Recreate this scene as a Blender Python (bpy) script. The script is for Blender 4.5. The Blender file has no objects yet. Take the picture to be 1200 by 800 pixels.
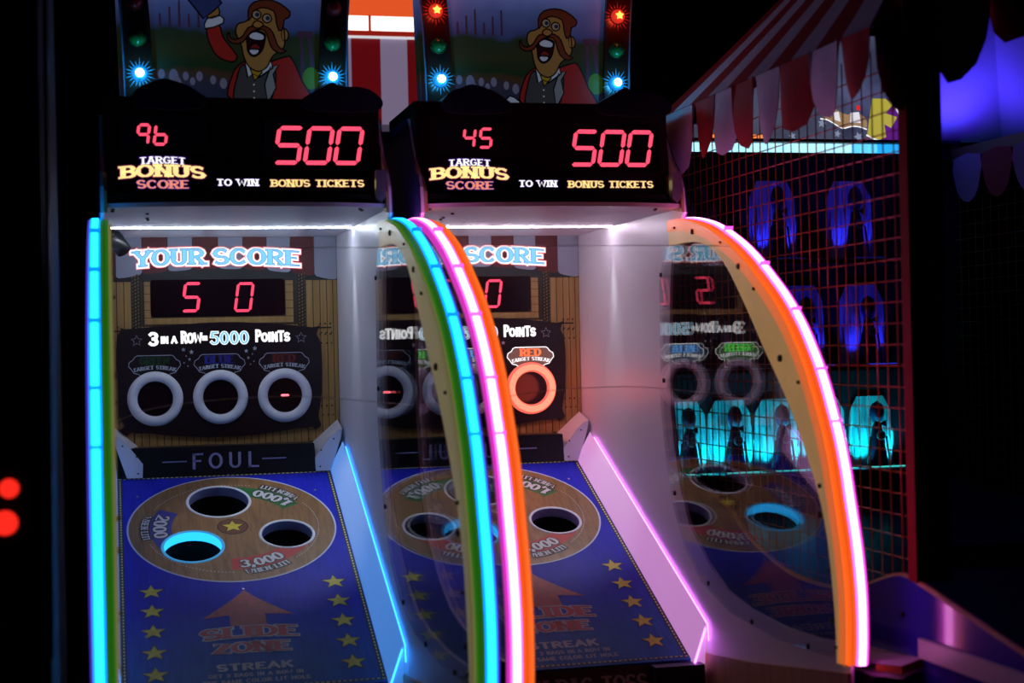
import bpy, bmesh, math, random
from mathutils import Vector, Matrix
from mathutils.geometry import tessellate_polygon
random.seed(7)
PI = math.pi
S = bpy.context.scene
COL = S.collection

# ------------------------------------------------------------------ camera
yaw, pitch, roll = 0.24606, 0.00453, -0.02246
F_ = Vector((math.sin(yaw)*math.cos(pitch), math.cos(yaw)*math.cos(pitch), math.sin(pitch)))
R_ = Vector((math.cos(yaw), -math.sin(yaw), 0)); U_ = R_.cross(F_)
Rr = math.cos(roll)*R_ + math.sin(roll)*U_; Ur = -math.sin(roll)*R_ + math.cos(roll)*U_
cam = bpy.data.objects.new('camera', bpy.data.cameras.new('camera')); COL.objects.link(cam)
M = Matrix((Rr, Ur, -F_)).transposed().to_4x4(); M.translation = Vector((-0.36129, -5.63242, 1.6))
cam.matrix_world = M
cam.data.sensor_width = 36; cam.data.lens = 1854.609*36/1200
cam.data.clip_start = .05
cam.data.dof.use_dof = True; cam.data.dof.focus_distance = 5.35; cam.data.dof.aperture_fstop = 2.3
S.camera = cam

# ------------------------------------------------------------------ world, exposure
w = bpy.data.worlds.new('world'); S.world = w; w.use_nodes = True
w.node_tree.nodes['Background'].inputs[0].default_value = (.02, .015, .05, 1)
w.node_tree.nodes['Background'].inputs[1].default_value = .02
S.view_settings.view_transform = 'Standard'; S.view_settings.look = 'None'
S.view_settings.exposure = 0; S.view_settings.gamma = 1

NEON = 11.0          # arch tubes
STRIP = 85.0        # ceiling LED strips
RAILGLOW = 18.0

def lamp(name, kind, loc, power, color, parent=None, rot=(0,0,0), **kw):
    l = bpy.data.lights.new(name, kind); l.energy = power; l.color = color
    for k, v in kw.items(): setattr(l, k, v)
    o = bpy.data.objects.new(name, l); COL.objects.link(o); o.location = loc; o.rotation_euler = rot
    if parent: o.parent = parent
    return o

# ------------------------------------------------------------------ materials
MATS = {}
def mat(name, col=(.5,.5,.5), rough=.5, emit=None, es=1.0, metal=0, spec=.5, coat=0):
    if name in MATS: return MATS[name]
    m = bpy.data.materials.new(name); m.use_nodes = True; MATS[name] = m
    b = m.node_tree.nodes['Principled BSDF']
    b.inputs['Base Color'].default_value = (*col, 1); b.inputs['Roughness'].default_value = rough
    b.inputs['Metallic'].default_value = metal; b.inputs['Specular IOR Level'].default_value = spec
    b.inputs['Coat Weight'].default_value = coat
    if emit:
        b.inputs['Emission Color'].default_value = (*emit, 1); b.inputs['Emission Strength'].default_value = es
    return m
def emis(name, col, es=1.0): return mat(name, tuple(c*.3 for c in col), .5, col, es)
def textured(name, c1, c2, scale=(1,1,1), rough=.5, detail=4, kind='noise', bump=0, coords='Object', spec=.5, nscale=5, dist=0, emit=0):
    if name in MATS: return MATS[name]
    m = mat(name, c1, rough, spec=spec); nt = m.node_tree; N = nt.nodes; L = nt.links; b = N['Principled BSDF']
    tc = N.new('ShaderNodeTexCoord'); mp = N.new('ShaderNodeMapping'); mp.inputs['Scale'].default_value = scale
    L.new(tc.outputs[coords], mp.inputs[0])
    if kind == 'noise':
        t = N.new('ShaderNodeTexNoise'); t.inputs['Scale'].default_value = nscale; t.inputs['Detail'].default_value = detail
        t.inputs['Distortion'].default_value = dist
    else:
        t = N.new('ShaderNodeTexWave'); t.inputs['Scale'].default_value = nscale; t.inputs['Distortion'].default_value = dist
        t.inputs['Detail'].default_value = detail
    L.new(mp.outputs[0], t.inputs[0])
    r = N.new('ShaderNodeValToRGB'); r.color_ramp.elements[0].color = (*c1,1); r.color_ramp.elements[1].color = (*c2,1)
    r.color_ramp.elements[0].position = .3; r.color_ramp.elements[1].position = .7
    L.new(t.outputs[0], r.inputs[0]); L.new(r.outputs[0], b.inputs['Base Color'])
    if emit:
        L.new(r.outputs[0], b.inputs['Emission Color']); b.inputs['Emission Strength'].default_value = emit
    if bump:
        bp = N.new('ShaderNodeBump'); bp.inputs['Strength'].default_value = bump; bp.inputs['Distance'].default_value = .002
        L.new(t.outputs[0], bp.inputs['Height']); L.new(bp.outputs[0], b.inputs['Normal'])
    return m
def glass_mat(name, tint=(1,1,1), rough=0.0):
    m = bpy.data.materials.new(name); m.use_nodes = True; MATS[name] = m; nt = m.node_tree; N = nt.nodes; L = nt.links
    N.clear(); o = N.new('ShaderNodeOutputMaterial'); mx = N.new('ShaderNodeMixShader'); tr = N.new('ShaderNodeBsdfTransparent')
    gl = N.new('ShaderNodeBsdfGlossy'); gl.inputs['Roughness'].default_value = rough; tr.inputs[0].default_value = (*tint,1)
    fr = N.new('ShaderNodeFresnel'); g = N.new('ShaderNodeNewGeometry'); mr = N.new('ShaderNodeMapRange')
    mr.inputs['To Min'].default_value = 1.75; mr.inputs['To Max'].default_value = 1/1.75
    L.new(g.outputs['Backfacing'], mr.inputs['Value']); L.new(mr.outputs[0], fr.inputs['IOR'])
    L.new(fr.outputs[0], mx.inputs[0]); L.new(tr.outputs[0], mx.inputs[1]); L.new(gl.outputs[0], mx.inputs[2]); L.new(mx.outputs[0], o.inputs[0])
    return m
WHITE = mat('white laminate', (.80,.79,.84), .38)
BLACKOUT = mat('black outer laminate', (.03,.025,.10), .3)  # violet-blue tint stands in for neon light on the outer faces
BLACK = mat('black plastic', (.006,.006,.008), .35)
MATTE = mat('matt black', (.003,.003,.004), .8)
PLY = textured('tan plywood', (.42,.24,.10), (.55,.33,.15), (1,8,1), .5, nscale=3)
GLASS = glass_mat('clear acrylic', (.96,.96,.98))
BOLT = mat('dark bolt', (.01,.01,.012), .3, metal=.5)
DARKRED = mat('dark smoked panel', (.02,.004,.008), .3)
GREYMETAL = mat('brushed metal', (.55,.6,.65), .3, metal=.8)

# ------------------------------------------------------------------ mesh building
class MB:
    def __init__(s): s.v = []; s.f = []; s.m = []
    def poly(s, pts, mi=0):
        n = len(s.v); s.v += [tuple(p) for p in pts]; s.f.append(tuple(range(n, n+len(pts)))); s.m.append(mi)
    def mesh(s, vs, fs, mi=0):
        n = len(s.v); s.v += [tuple(p) for p in vs]
        for f in fs: s.f.append(tuple(i+n for i in f)); s.m.append(mi)
    def box(s, a, b, mi=0):
        (x0,y0,z0),(x1,y1,z1) = a, b
        vs = [(x0,y0,z0),(x1,y0,z0),(x1,y1,z0),(x0,y1,z0),(x0,y0,z1),(x1,y0,z1),(x1,y1,z1),(x0,y1,z1)]
        s.mesh(vs, [(3,2,1,0),(4,5,6,7),(0,1,5,4),(1,2,6,5),(2,3,7,6),(3,0,4,7)], mi)
    def prism(s, pts2, f, h0, h1, mi=0, cap0=True):
        # extrude a 2-D outline, possibly concave, in frame f between heights h0 and h1
        P2 = [(p[0],p[1]) for p in pts2]
        a = sum(P2[i][0]*P2[(i+1)%len(P2)][1]-P2[(i+1)%len(P2)][0]*P2[i][1] for i in range(len(P2)))
        if a < 0: P2.reverse()
        tris = tessellate_polygon([[Vector((x,y,0)) for x,y in P2]])
        n = len(P2); vs = [f(x,y,h0) for x,y in P2]+[f(x,y,h1) for x,y in P2]; fs = []
        for t in tris:
            ar = (P2[t[1]][0]-P2[t[0]][0])*(P2[t[2]][1]-P2[t[0]][1])-(P2[t[2]][0]-P2[t[0]][0])*(P2[t[1]][1]-P2[t[0]][1])
            if ar < 0: t = (t[0],t[2],t[1])
            fs.append(tuple(i+n for i in t))
            if cap0: fs.append((t[0],t[2],t[1]))
        for i in range(n):
            j = (i+1)%n; fs.append((i,j,j+n,i+n))
        s.mesh(vs, fs, mi)
    def flat(s, loops, f, h, mi=0):
        allp = [p for l in loops for p in l]
        tris = tessellate_polygon([[Vector((p[0],p[1],0)) for p in l] for l in loops])
        fs = []
        for t in tris:
            p,q,r = allp[t[0]],allp[t[1]],allp[t[2]]
            ar = (q[0]-p[0])*(r[1]-p[1])-(r[0]-p[0])*(q[1]-p[1])
            if abs(ar) < 1e-12: continue
            fs.append(t if ar > 0 else (t[0],t[2],t[1]))
        s.mesh([f(p[0],p[1],h) for p in allp], fs, mi)
    def ribbon(s, pts, f, h, wv, wh=None, closed=False, mi=0, cap=0):
        pts = [p for i, p in enumerate(pts) if i == 0 or math.hypot(p[0]-pts[i-1][0], p[1]-pts[i-1][1]) > 1e-7]
        wh = wh or wv; n = len(pts); L = []; Rr = []
        for i in range(n):
            if closed: a, b = pts[i-1], pts[(i+1)%n]
            else: a, b = pts[max(i-1,0)], pts[min(i+1,n-1)]
            dx, dy = b[0]-a[0], b[1]-a[1]; d = math.hypot(dx,dy) or 1; dx/=d; dy/=d
            # mitre
            k = 1
            if closed or 0 < i < n-1:
                e1 = Vector((pts[i][0]-a[0], pts[i][1]-a[1])); e2 = Vector((b[0]-pts[i][0], b[1]-pts[i][1]))
                if e1.length > 0 and e2.length > 0:
                    c = max(.2, math.sqrt(max(0,(1+e1.normalized().dot(e2.normalized()))/2))); k = min(1.3, 1/c)
            wd = (wv*abs(dy)+wh*abs(dx))/max(1e-6, abs(dx)+abs(dy))*k/2
            x, y = pts[i]
            if cap and not closed:
                if i == 0: x -= dx*cap; y -= dy*cap
                if i == n-1: x += dx*cap; y += dy*cap
            L.append((x-dy*wd, y+dx*wd)); Rr.append((x+dy*wd, y-dx*wd))
        vs = [f(x,y,h) for x,y in L]+[f(x,y,h) for x,y in Rr]
        m = n if closed else n-1
        s.mesh(vs, [(i+n, (i+1)%n+n, (i+1)%n, i) for i in range(m)], mi)
    def tube(s, path, r, seg=8, mi=0, closed=False, caps=True):
        n = len(path); vs = []; path = [Vector(p) for p in path]; prev = None
        for i in range(n):
            t = (path[min(i+1,n-1)]-path[max(i-1,0)]).normalized()
            u = prev if prev else (Vector((0,0,1)) if abs(t.z) < .9 else Vector((1,0,0)))
            a = t.cross(u).normalized(); u = a.cross(t); prev = u
            rr = r[i] if isinstance(r,(list,tuple)) else r
            for k in range(seg):
                an = 2*PI*k/seg; vs.append(path[i]+a*rr*math.cos(an)+u*rr*math.sin(an))
        fs = [(i*seg+k, i*seg+(k+1)%seg, (i+1)*seg+(k+1)%seg, (i+1)*seg+k) for i in range(n-1) for k in range(seg)]
        if caps: fs += [tuple(range(seg))[::-1], tuple((n-1)*seg+k for k in range(seg))]
        s.mesh(vs, fs, mi)
    def lathe(s, prof, f, seg=24, mi=0, cx=0, cy=0):
        # prof: (radius, height) around the normal of frame f
        n = len(prof); vs = [f(cx+r*math.cos(2*PI*k/seg), cy+r*math.sin(2*PI*k/seg), h) for r,h in prof for k in range(seg)]
        fs = [(i*seg+k, i*seg+(k+1)%seg, (i+1)*seg+(k+1)%seg, (i+1)*seg+k) for i in range(n-1) for k in range(seg)]
        s.mesh(vs, fs, mi)
    def build(s, name, mats, parent=None, smooth=False):
        me = bpy.data.meshes.new(name); me.from_pydata([tuple(v) for v in s.v], [], s.f)
        for m in (mats if isinstance(mats,(list,tuple)) else [mats]): me.materials.append(m)
        for p, mi in zip(me.polygons, s.m): p.material_index = mi
        if smooth:
            for p in me.polygons: p.use_smooth = True
        me.update()
        o = bpy.data.objects.new(name, me); COL.objects.link(o)
        if parent: o.parent = parent
        if name in SMALL: o['kind'] = 'stuff'
        return o
SMALL = {'arch_bolt','window_bolt','plate_screw','ceiling_screws','board_screws','small_stars','picture_crowd','picture_towers','picture_buttons','sign_stars','dashed_border','dotted_circle','lens_glow','plaque_mark','printed_nails'}
def frame(o, ex, ey, en):
    o, ex, ey, en = Vector(o), Vector(ex), Vector(ey), Vector(en)
    return lambda x, y, h=0: o+ex*x+ey*y+en*h
def fwall(y): return frame((0,y,0), (1,0,0), (0,0,1), (0,-1,0))
def fx(x, sgn=1): return (lambda a,b,h=0: Vector((x+sgn*h, a, b)))      # outline in (y,z), heights along x
AL = .42394; YB = -.10747; ZB = 1.18944
CA, SA = math.cos(AL), math.sin(AL)
def FB(x, s, h=0): return Vector((x, YB-s*CA-h*SA, ZB-s*SA+h*CA))       # playfield: x, distance down the board, height
def FBy(x, y, h=0): return FB(x, -y, h)
def circ(cx, cy, r, n=32, a0=0, a1=2*PI, ry=None):
    e = 0 if abs(a1-a0-2*PI) < 1e-6 else 1
    return [(cx+r*math.cos(a0+(a1-a0)*i/(n-e if e else n)), cy+(ry or r)*math.sin(a0+(a1-a0)*i/(n-e if e else n))) for i in range(n)]
def smooth(pts, k=4, closed=True):
    n = len(pts); out = []
    for i in range(n if closed else n-1):
        g = lambda j: pts[j%n] if closed else pts[min(max(j,0),n-1)]
        p0,p1,p2,p3 = g(i-1),g(i),g(i+1),g(i+2)
        for q in range(k):
            t = q/k
            out.append(tuple(.5*((2*b)+(-a+c)*t+(2*a-5*b+4*c-d)*t*t+(-a+3*b-3*c+d)*t**3) for a,b,c,d in zip(p0,p1,p2,p3)))
    if not closed: out.append(tuple(pts[-1]))
    return out
def star(cx, cy, r, ri=.42, n=5, rot=PI/2, sy=1):
    return [(cx+(r if i%2==0 else r*ri)*math.cos(rot+i*PI/n), cy+sy*(r if i%2==0 else r*ri)*math.sin(rot+i*PI/n)) for i in range(2*n)]
def rrect(x0,y0,x1,y1,r,n=5):
    o = []
    for cx,cy,a in ((x1-r,y1-r,0),(x0+r,y1-r,PI/2),(x0+r,y0+r,PI),(x1-r,y0+r,1.5*PI)):
        o += [(cx+r*math.cos(a+PI/2*i/n), cy+r*math.sin(a+PI/2*i/n)) for i in range(n+1)]
    return o

def thing(name, label, cat, loc=(0,0,0), group=None):
    o = bpy.data.objects.new(name, None); COL.objects.link(o); o.location = loc; o.empty_display_size = .1
    o['label'] = label; o['category'] = cat
    if group: o['group'] = group
    return o
def tag(o, label, cat, group=None):
    o['label'] = label; o['category'] = cat
    if group: o['group'] = group
    return o

# ------------------------------------------------------------------ lettering (own stroke glyphs)
def arc(cx,cy,rx,ry,a,b,n=9):
    return [(cx+rx*math.cos(math.radians(a+(b-a)*i/(n-1))), cy+ry*math.sin(math.radians(a+(b-a)*i/(n-1)))) for i in range(n)]
G = {
'A': (.8, [[(0.05,0),(.4,1)],[(.4,1),(.75,0)],[(.18,.33),(.62,.33)]]),
'B': (.7, [[(.12,0),(.12,1)],[(.12,1)]+arc(.35,.76,.27,.24,90,-90)+[(.12,.52)],[(.12,.52)]+arc(.37,.26,.3,.26,90,-90)+[(.12,0)]]),
'C': (.75,[arc(.4,.5,.34,.5,45,315,14)]),
'D': (.75,[[(.12,0),(.12,1)],[(.12,1)]+arc(.32,.5,.36,.5,90,-90,12)+[(.12,0)]]),
'E': (.68,[[(.12,0),(.12,1)],[(.12,1),(.62,1)],[(.12,.52),(.5,.52)],[(.12,0),(.64,0)]]),
'F': (.64,[[(.12,0),(.12,1)],[(.12,1),(.62,1)],[(.12,.52),(.5,.52)]]),
'G': (.78,[arc(.4,.5,.34,.5,45,340,14)+[(.72,.45),(.45,.45)]]),
'H': (.78,[[(.12,0),(.12,1)],[(.66,0),(.66,1)],[(.12,.5),(.66,.5)]]),
'I': (.32,[[(.16,0),(.16,1)]]),
'J': (.6, [[(.45,1),(.45,.25)]+arc(.25,.25,.2,.25,0,-170)]),
'K': (.75,[[(.12,0),(.12,1)],[(.12,.4),(.66,1)],[(.3,.58),(.68,0)]]),
'L': (.64,[[(.12,0),(.12,1)],[(.12,0),(.62,0)]]),
'M': (.95,[[(.12,0),(.12,1)],[(.12,1),(.47,.15),(.83,1)],[(.83,1),(.83,0)]]),
'N': (.8, [[(.12,0),(.12,1)],[(.12,1),(.68,0)],[(.68,0),(.68,1)]]),
'O': (.8, [arc(.4,.5,.34,.5,0,360,17)[:-1]]),
'P': (.7, [[(.12,0),(.12,1)],[(.12,1)]+arc(.35,.74,.3,.26,90,-90)+[(.12,.48)]]),
'R': (.75,[[(.12,0),(.12,1)],[(.12,1)]+arc(.35,.75,.28,.25,90,-90)+[(.12,.5)],[(.35,.5),(.68,0)]]),
'S': (.68,[arc(.34,.74,.27,.26,35,270,9)+arc(.34,.25,.28,.25,90,-145,9)[1:]]),
'T': (.74,[[(.37,0),(.37,1)],[(.06,1),(.68,1)]]),
'U': (.78,[[(.12,1),(.12,.3)]+arc(.39,.3,.27,.3,180,360)+[(.66,1)]]),
'V': (.76,[[(.05,1),(.38,0)],[(.38,0),(.71,1)]]),
'W': (1.05,[[(.05,1),(.28,0),(.52,.8),(.77,0),(1.0,1)]]),
'X': (.74,[[(.08,0),(.66,1)],[(.08,1),(.66,0)]]),
'Y': (.76,[[(.05,1),(.38,.45)],[(.71,1),(.38,.45)],[(.38,.45),(.38,0)]]),
'Z': (.7, [[(.08,1),(.62,1),(.08,0),(.64,0)]]),
'0': (.7, [arc(.35,.5,.27,.5,0,360,17)[:-1]]),
'1': (.45,[[(.05,.8),(.24,1),(.24,0)]]),
'2': (.66,[arc(.33,.73,.26,.27,170,-40,9)+[(.06,0),(.62,0)]]),
'3': (.66,[arc(.3,.75,.26,.25,150,-90,9),arc(.3,.25,.28,.25,90,-150,9)]),
'5': (.66,[[(.58,1),(.14,1),(.1,.55)]+arc(.31,.31,.28,.31,110,-150,10)]),
'-': (1.3,[[(.1,.45),(1.2,.45)]]), '=': (.6,[[(.08,.62),(.52,.62)],[(.08,.32),(.52,.32)]]),
'!': (.3, [[(.15,.3),(.15,1)],[(.15,0),(.15,.1)]]), ',': (.25,[[(.16,.1),(.08,-.18)]]), ' ': (.42,[]),
}
def text_mb(txt, fmap, height, width, layers, tv=.22, th=.11, serif=True, gap=.1, sl=.3, hs=None):
    """fmap(x, y, h): x along the line from -width/2 to width/2, y up from the baseline in metres."""
    tot = sum(G[c][0] for c in txt)+gap*(len(txt)-1); k = width/tot; x0 = -width/2; mb = MB(); q = height
    for ci, ch in enumerate(txt):
        gw, st = G[ch]; sc = hs[ci] if hs else 1
        P = lambda p: (x0+p[0]*k, p[1]*q*sc)
        for mi, (ex, hh) in enumerate(layers):
            for s_ in st:
                closed = ch in 'O0' and len(s_) > 10
                pts = [P(p) for p in s_]
                kk = min(k, q)
                mb.ribbon(pts, fmap, hh, tv*k+2*ex, th*q*.9+2*ex, closed, mi, cap=(th*q*.45+ex if not closed else 0))
                if serif and not closed:
                    for e, nb in ((s_[0],s_[1]),(s_[-1],s_[-2])):
                        if abs(e[1]-nb[1]) > .2 and (abs(e[1]) < .02 or abs(e[1]-1) < .02):
                            cx, cy = P(e); w2 = sl*k*.75+ex; t2 = th*q*.5+ex
                            mb.poly([fmap(cx-w2,cy-t2,hh+.00002),fmap(cx+w2,cy-t2,hh+.00002),fmap(cx+w2,cy+t2,hh+.00002),fmap(cx-w2,cy+t2,hh+.00002)], mi)
        x0 += (gw+gap)*k
    return mb
def line_map(f, cx, cy, bow=0, slope=0, halfw=1):
    return lambda x, y, h: f(cx+x, cy+y+slope*x+bow*(1-(x/halfw)**2), h)
def polar_map(cx, cs, R, ang):          # on the playfield: tops point to the disc centre
    def m(x, y, h):
        r = R-y; a = ang + x/R
        return FB(cx+r*math.cos(a), cs-r*math.sin(a), h)
    return m

SEG = {'0':'abcdef','4':'bcfg','5':'acdfg','9':'abcfg','6':'cdefg','-':'g'}
def digit(ch, f, x, y, wd, ht, sl, t, m, parent, h=.001):
    mb = MB(); hh = ht/2
    def bar(p, q):
        dx,dy = q[0]-p[0], q[1]-p[1]; L = math.hypot(dx,dy); dx/=L; dy/=L; g = t*.12
        p = (p[0]+dx*g,p[1]+dy*g); q = (q[0]-dx*g,q[1]-dy*g); nx,ny = -dy*t/2, dx*t/2
        pts = [p,(p[0]+dx*t/2+nx,p[1]+dy*t/2+ny),(q[0]-dx*t/2+nx,q[1]-dy*t/2+ny),q,(q[0]-dx*t/2-nx,q[1]-dy*t/2-ny),(p[0]+dx*t/2-nx,p[1]+dy*t/2-ny)]
        pts = [(x+a+sl*b, y+b) for a,b in pts]
        mb.prism(pts[::-1], f, h, h+.001)
    C = {'a':((0,ht),(wd,ht)),'b':((wd,ht),(wd,hh)),'c':((wd,hh),(wd,0)),'d':((wd,0),(0,0)),'e':((0,0),(0,hh)),'f':((0,hh),(0,ht)),'g':((0,hh),(wd,hh))}
    for s_ in SEG[ch]: bar(*C[s_])
    return mb.build('digit', m, parent)

LED_RED = emis('red led digit', (1,.055,.13), 1.25)
LED_PINK = emis('pinkish red led digit', (1,.075,.15), 1.3)
E_WHITE = emis('backlit white print', (1,1,1), 1.1)
E_SKY = emis('backlit sky blue print', (.20,.62,.90), 1.0)
E_BLUEDK = emis('backlit blue inline', (.12,.28,.65), .9)
E_PINKLINE = emis('backlit red outline', (.9,.10,.14), .8)
DKV = emis('dim violet outline', (.06,.01,.22), .8); DKR = emis('dim magenta outline', (.30,.02,.10), .6)
E_YEL = emis('backlit yellow print', (1,.78,.28), 1.0)
E_CORAL = emis('backlit coral print', (1,.32,.22), .85)
P_WHITE = mat('white print', (.62,.62,.66), .45); P_GREY = mat('pale grey print', (.40,.42,.46), .45)
P_BLACK = mat('black print', (.008,.008,.01), .5); P_YEL = textured('yellow star print', (.55,.42,.03), (.72,.60,.06), nscale=60, rough=.5)
P_RED = mat('red print', (.45,.02,.02), .5); P_BLUE = mat('navy print', (.03,.04,.30), .5); P_GREEN = mat('green print', (.01,.14,.03), .5)

# ================================================================== structure: dark arcade hall
def struct(name, mb, m):
    o = mb.build(name, m); o['kind'] = 'structure'; return o
mb = MB(); mb.box((-6,-7,-.05),(9,7,0)); struct('floor', mb, textured('dark carpet', (.006,.004,.012), (.012,.006,.02), nscale=8, rough=.9))
mb = MB(); mb.box((-6,7,0),(9,7.1,4.5)); struct('wall_back', mb, mat('black hall wall', (.006,.006,.008), .9))
mb = MB(); mb.box((-6.1,-7,0),(-6,7,4.5)); struct('wall_left', mb, MATS['black hall wall'])
mb = MB(); mb.box((9,-7,0),(9.1,7,4.5)); struct('wall_right', mb, MATS['black hall wall'])
mb = MB(); mb.box((-6,-7,4.5),(9,7,4.6)); struct('ceiling', mb, MATS['black hall wall'])

# ================================================================== the two toss cabinets
XM = .016                                   # cabinet centre line
def mir(x): return 2*XM-x
XR = .414; XL = mir(XR); ZT = 2.0141
DISC = (-.002, .355, .3295)
HOLES = [(-.036,.189,.100),(.167,.418,.083),(-.134,.468,.092)]
WALLCUT = [(-1.077,1.962),(-1.011,1.875),(-.985,1.75),(-.977,1.611),(-.971,1.4),(-.995,1.294),(-1.04,1.165),(-1.114,1.055),(-1.264,.958),(-1.407,.898),(-1.581,.872),(-1.807,.86),(-2.013,.866),(-2.17,.884)]
TUBE = [(-1.03,1.983),(-1.163,1.976),(-1.336,1.944),(-1.496,1.89),(-1.613,1.837),(-1.725,1.773),(-1.819,1.713),(-1.907,1.641),(-1.983,1.558),(-2.025,1.500),(-2.064,1.434),(-2.10,1.368),(-2.13,1.293),(-2.15,1.223),(-2.168,1.163),(-2.185,1.095),(-2.200,.996),(-2.200,.895),(-2.193,.833)]
REAR = [(-1.030,1.905),(-1.20,1.905),(-1.334,1.889),(-1.440,1.850),(-1.523,1.796),(-1.639,1.693),(-1.748,1.586),(-1.826,1.515),(-1.902,1.439),(-1.96,1.371),(-2.010,1.306),(-2.050,1.250),(-2.083,1.187),(-2.111,1.106),(-2.133,.985),(-2.142,.895),(-2.143,.83)]
WOODSIGN = textured('printed tan planks', (.30,.17,.05), (.46,.27,.09), (30,1,1.5), .45, nscale=2, detail=6, bump=.1)
GAP = mat('printed plank gap', (.05,.025,.008), .5)
ROPE = textured('printed rope', (.02,.012,.005), (.22,.13,.05), (1,1,1), .6, kind='wave', nscale=30)
AWR = mat('awning print red', (.11,.005,.008), .5); AWW = mat('awning print white', (.33,.35,.44), .5)
PANELBLK = mat('black sign face', (.016,.008,.012), .28)
SMOKE = mat('smoked display window', (.012,.004,.008), .15)
RING = mat('white target ring', (.80,.82,.90), .3)

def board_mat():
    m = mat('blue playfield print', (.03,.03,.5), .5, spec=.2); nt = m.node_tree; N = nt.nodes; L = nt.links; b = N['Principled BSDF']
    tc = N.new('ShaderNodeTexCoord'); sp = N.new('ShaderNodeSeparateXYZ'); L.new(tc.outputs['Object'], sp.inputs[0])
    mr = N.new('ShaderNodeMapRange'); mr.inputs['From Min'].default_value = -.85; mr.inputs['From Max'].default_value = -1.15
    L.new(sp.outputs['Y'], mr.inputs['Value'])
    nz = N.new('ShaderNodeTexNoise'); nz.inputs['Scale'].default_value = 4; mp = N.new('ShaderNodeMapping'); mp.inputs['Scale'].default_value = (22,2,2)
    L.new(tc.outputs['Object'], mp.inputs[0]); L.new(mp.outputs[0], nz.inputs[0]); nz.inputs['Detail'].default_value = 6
    r = N.new('ShaderNodeValToRGB'); r.color_ramp.elements[0].color = (.012,.018,.50,1); r.color_ramp.elements[1].color = (.03,.13,.42,1)  # blue turning paler and more teal towards the lower end
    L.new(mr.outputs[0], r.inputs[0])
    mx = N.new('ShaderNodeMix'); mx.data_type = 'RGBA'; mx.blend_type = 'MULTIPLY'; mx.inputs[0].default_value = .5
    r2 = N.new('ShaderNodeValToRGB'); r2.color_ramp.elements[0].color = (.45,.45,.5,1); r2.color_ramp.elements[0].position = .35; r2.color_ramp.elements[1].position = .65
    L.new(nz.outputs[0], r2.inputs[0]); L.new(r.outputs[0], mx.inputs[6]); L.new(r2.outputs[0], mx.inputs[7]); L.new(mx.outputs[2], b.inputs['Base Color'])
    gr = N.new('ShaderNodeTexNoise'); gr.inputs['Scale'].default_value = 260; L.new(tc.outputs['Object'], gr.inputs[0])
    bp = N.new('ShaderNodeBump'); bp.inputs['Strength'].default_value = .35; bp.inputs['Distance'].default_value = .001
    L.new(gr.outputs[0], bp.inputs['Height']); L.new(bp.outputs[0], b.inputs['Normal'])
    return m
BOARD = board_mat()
DISCW = textured('printed oak disc', (.16,.075,.025), (.30,.155,.06), (26,3,3), .42, nscale=2.2, detail=7, dist=1.2, bump=.05)
ARROW = textured('faded red arrow', (.22,.03,.05), (.42,.05,.05), nscale=60, rough=.5)

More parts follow.
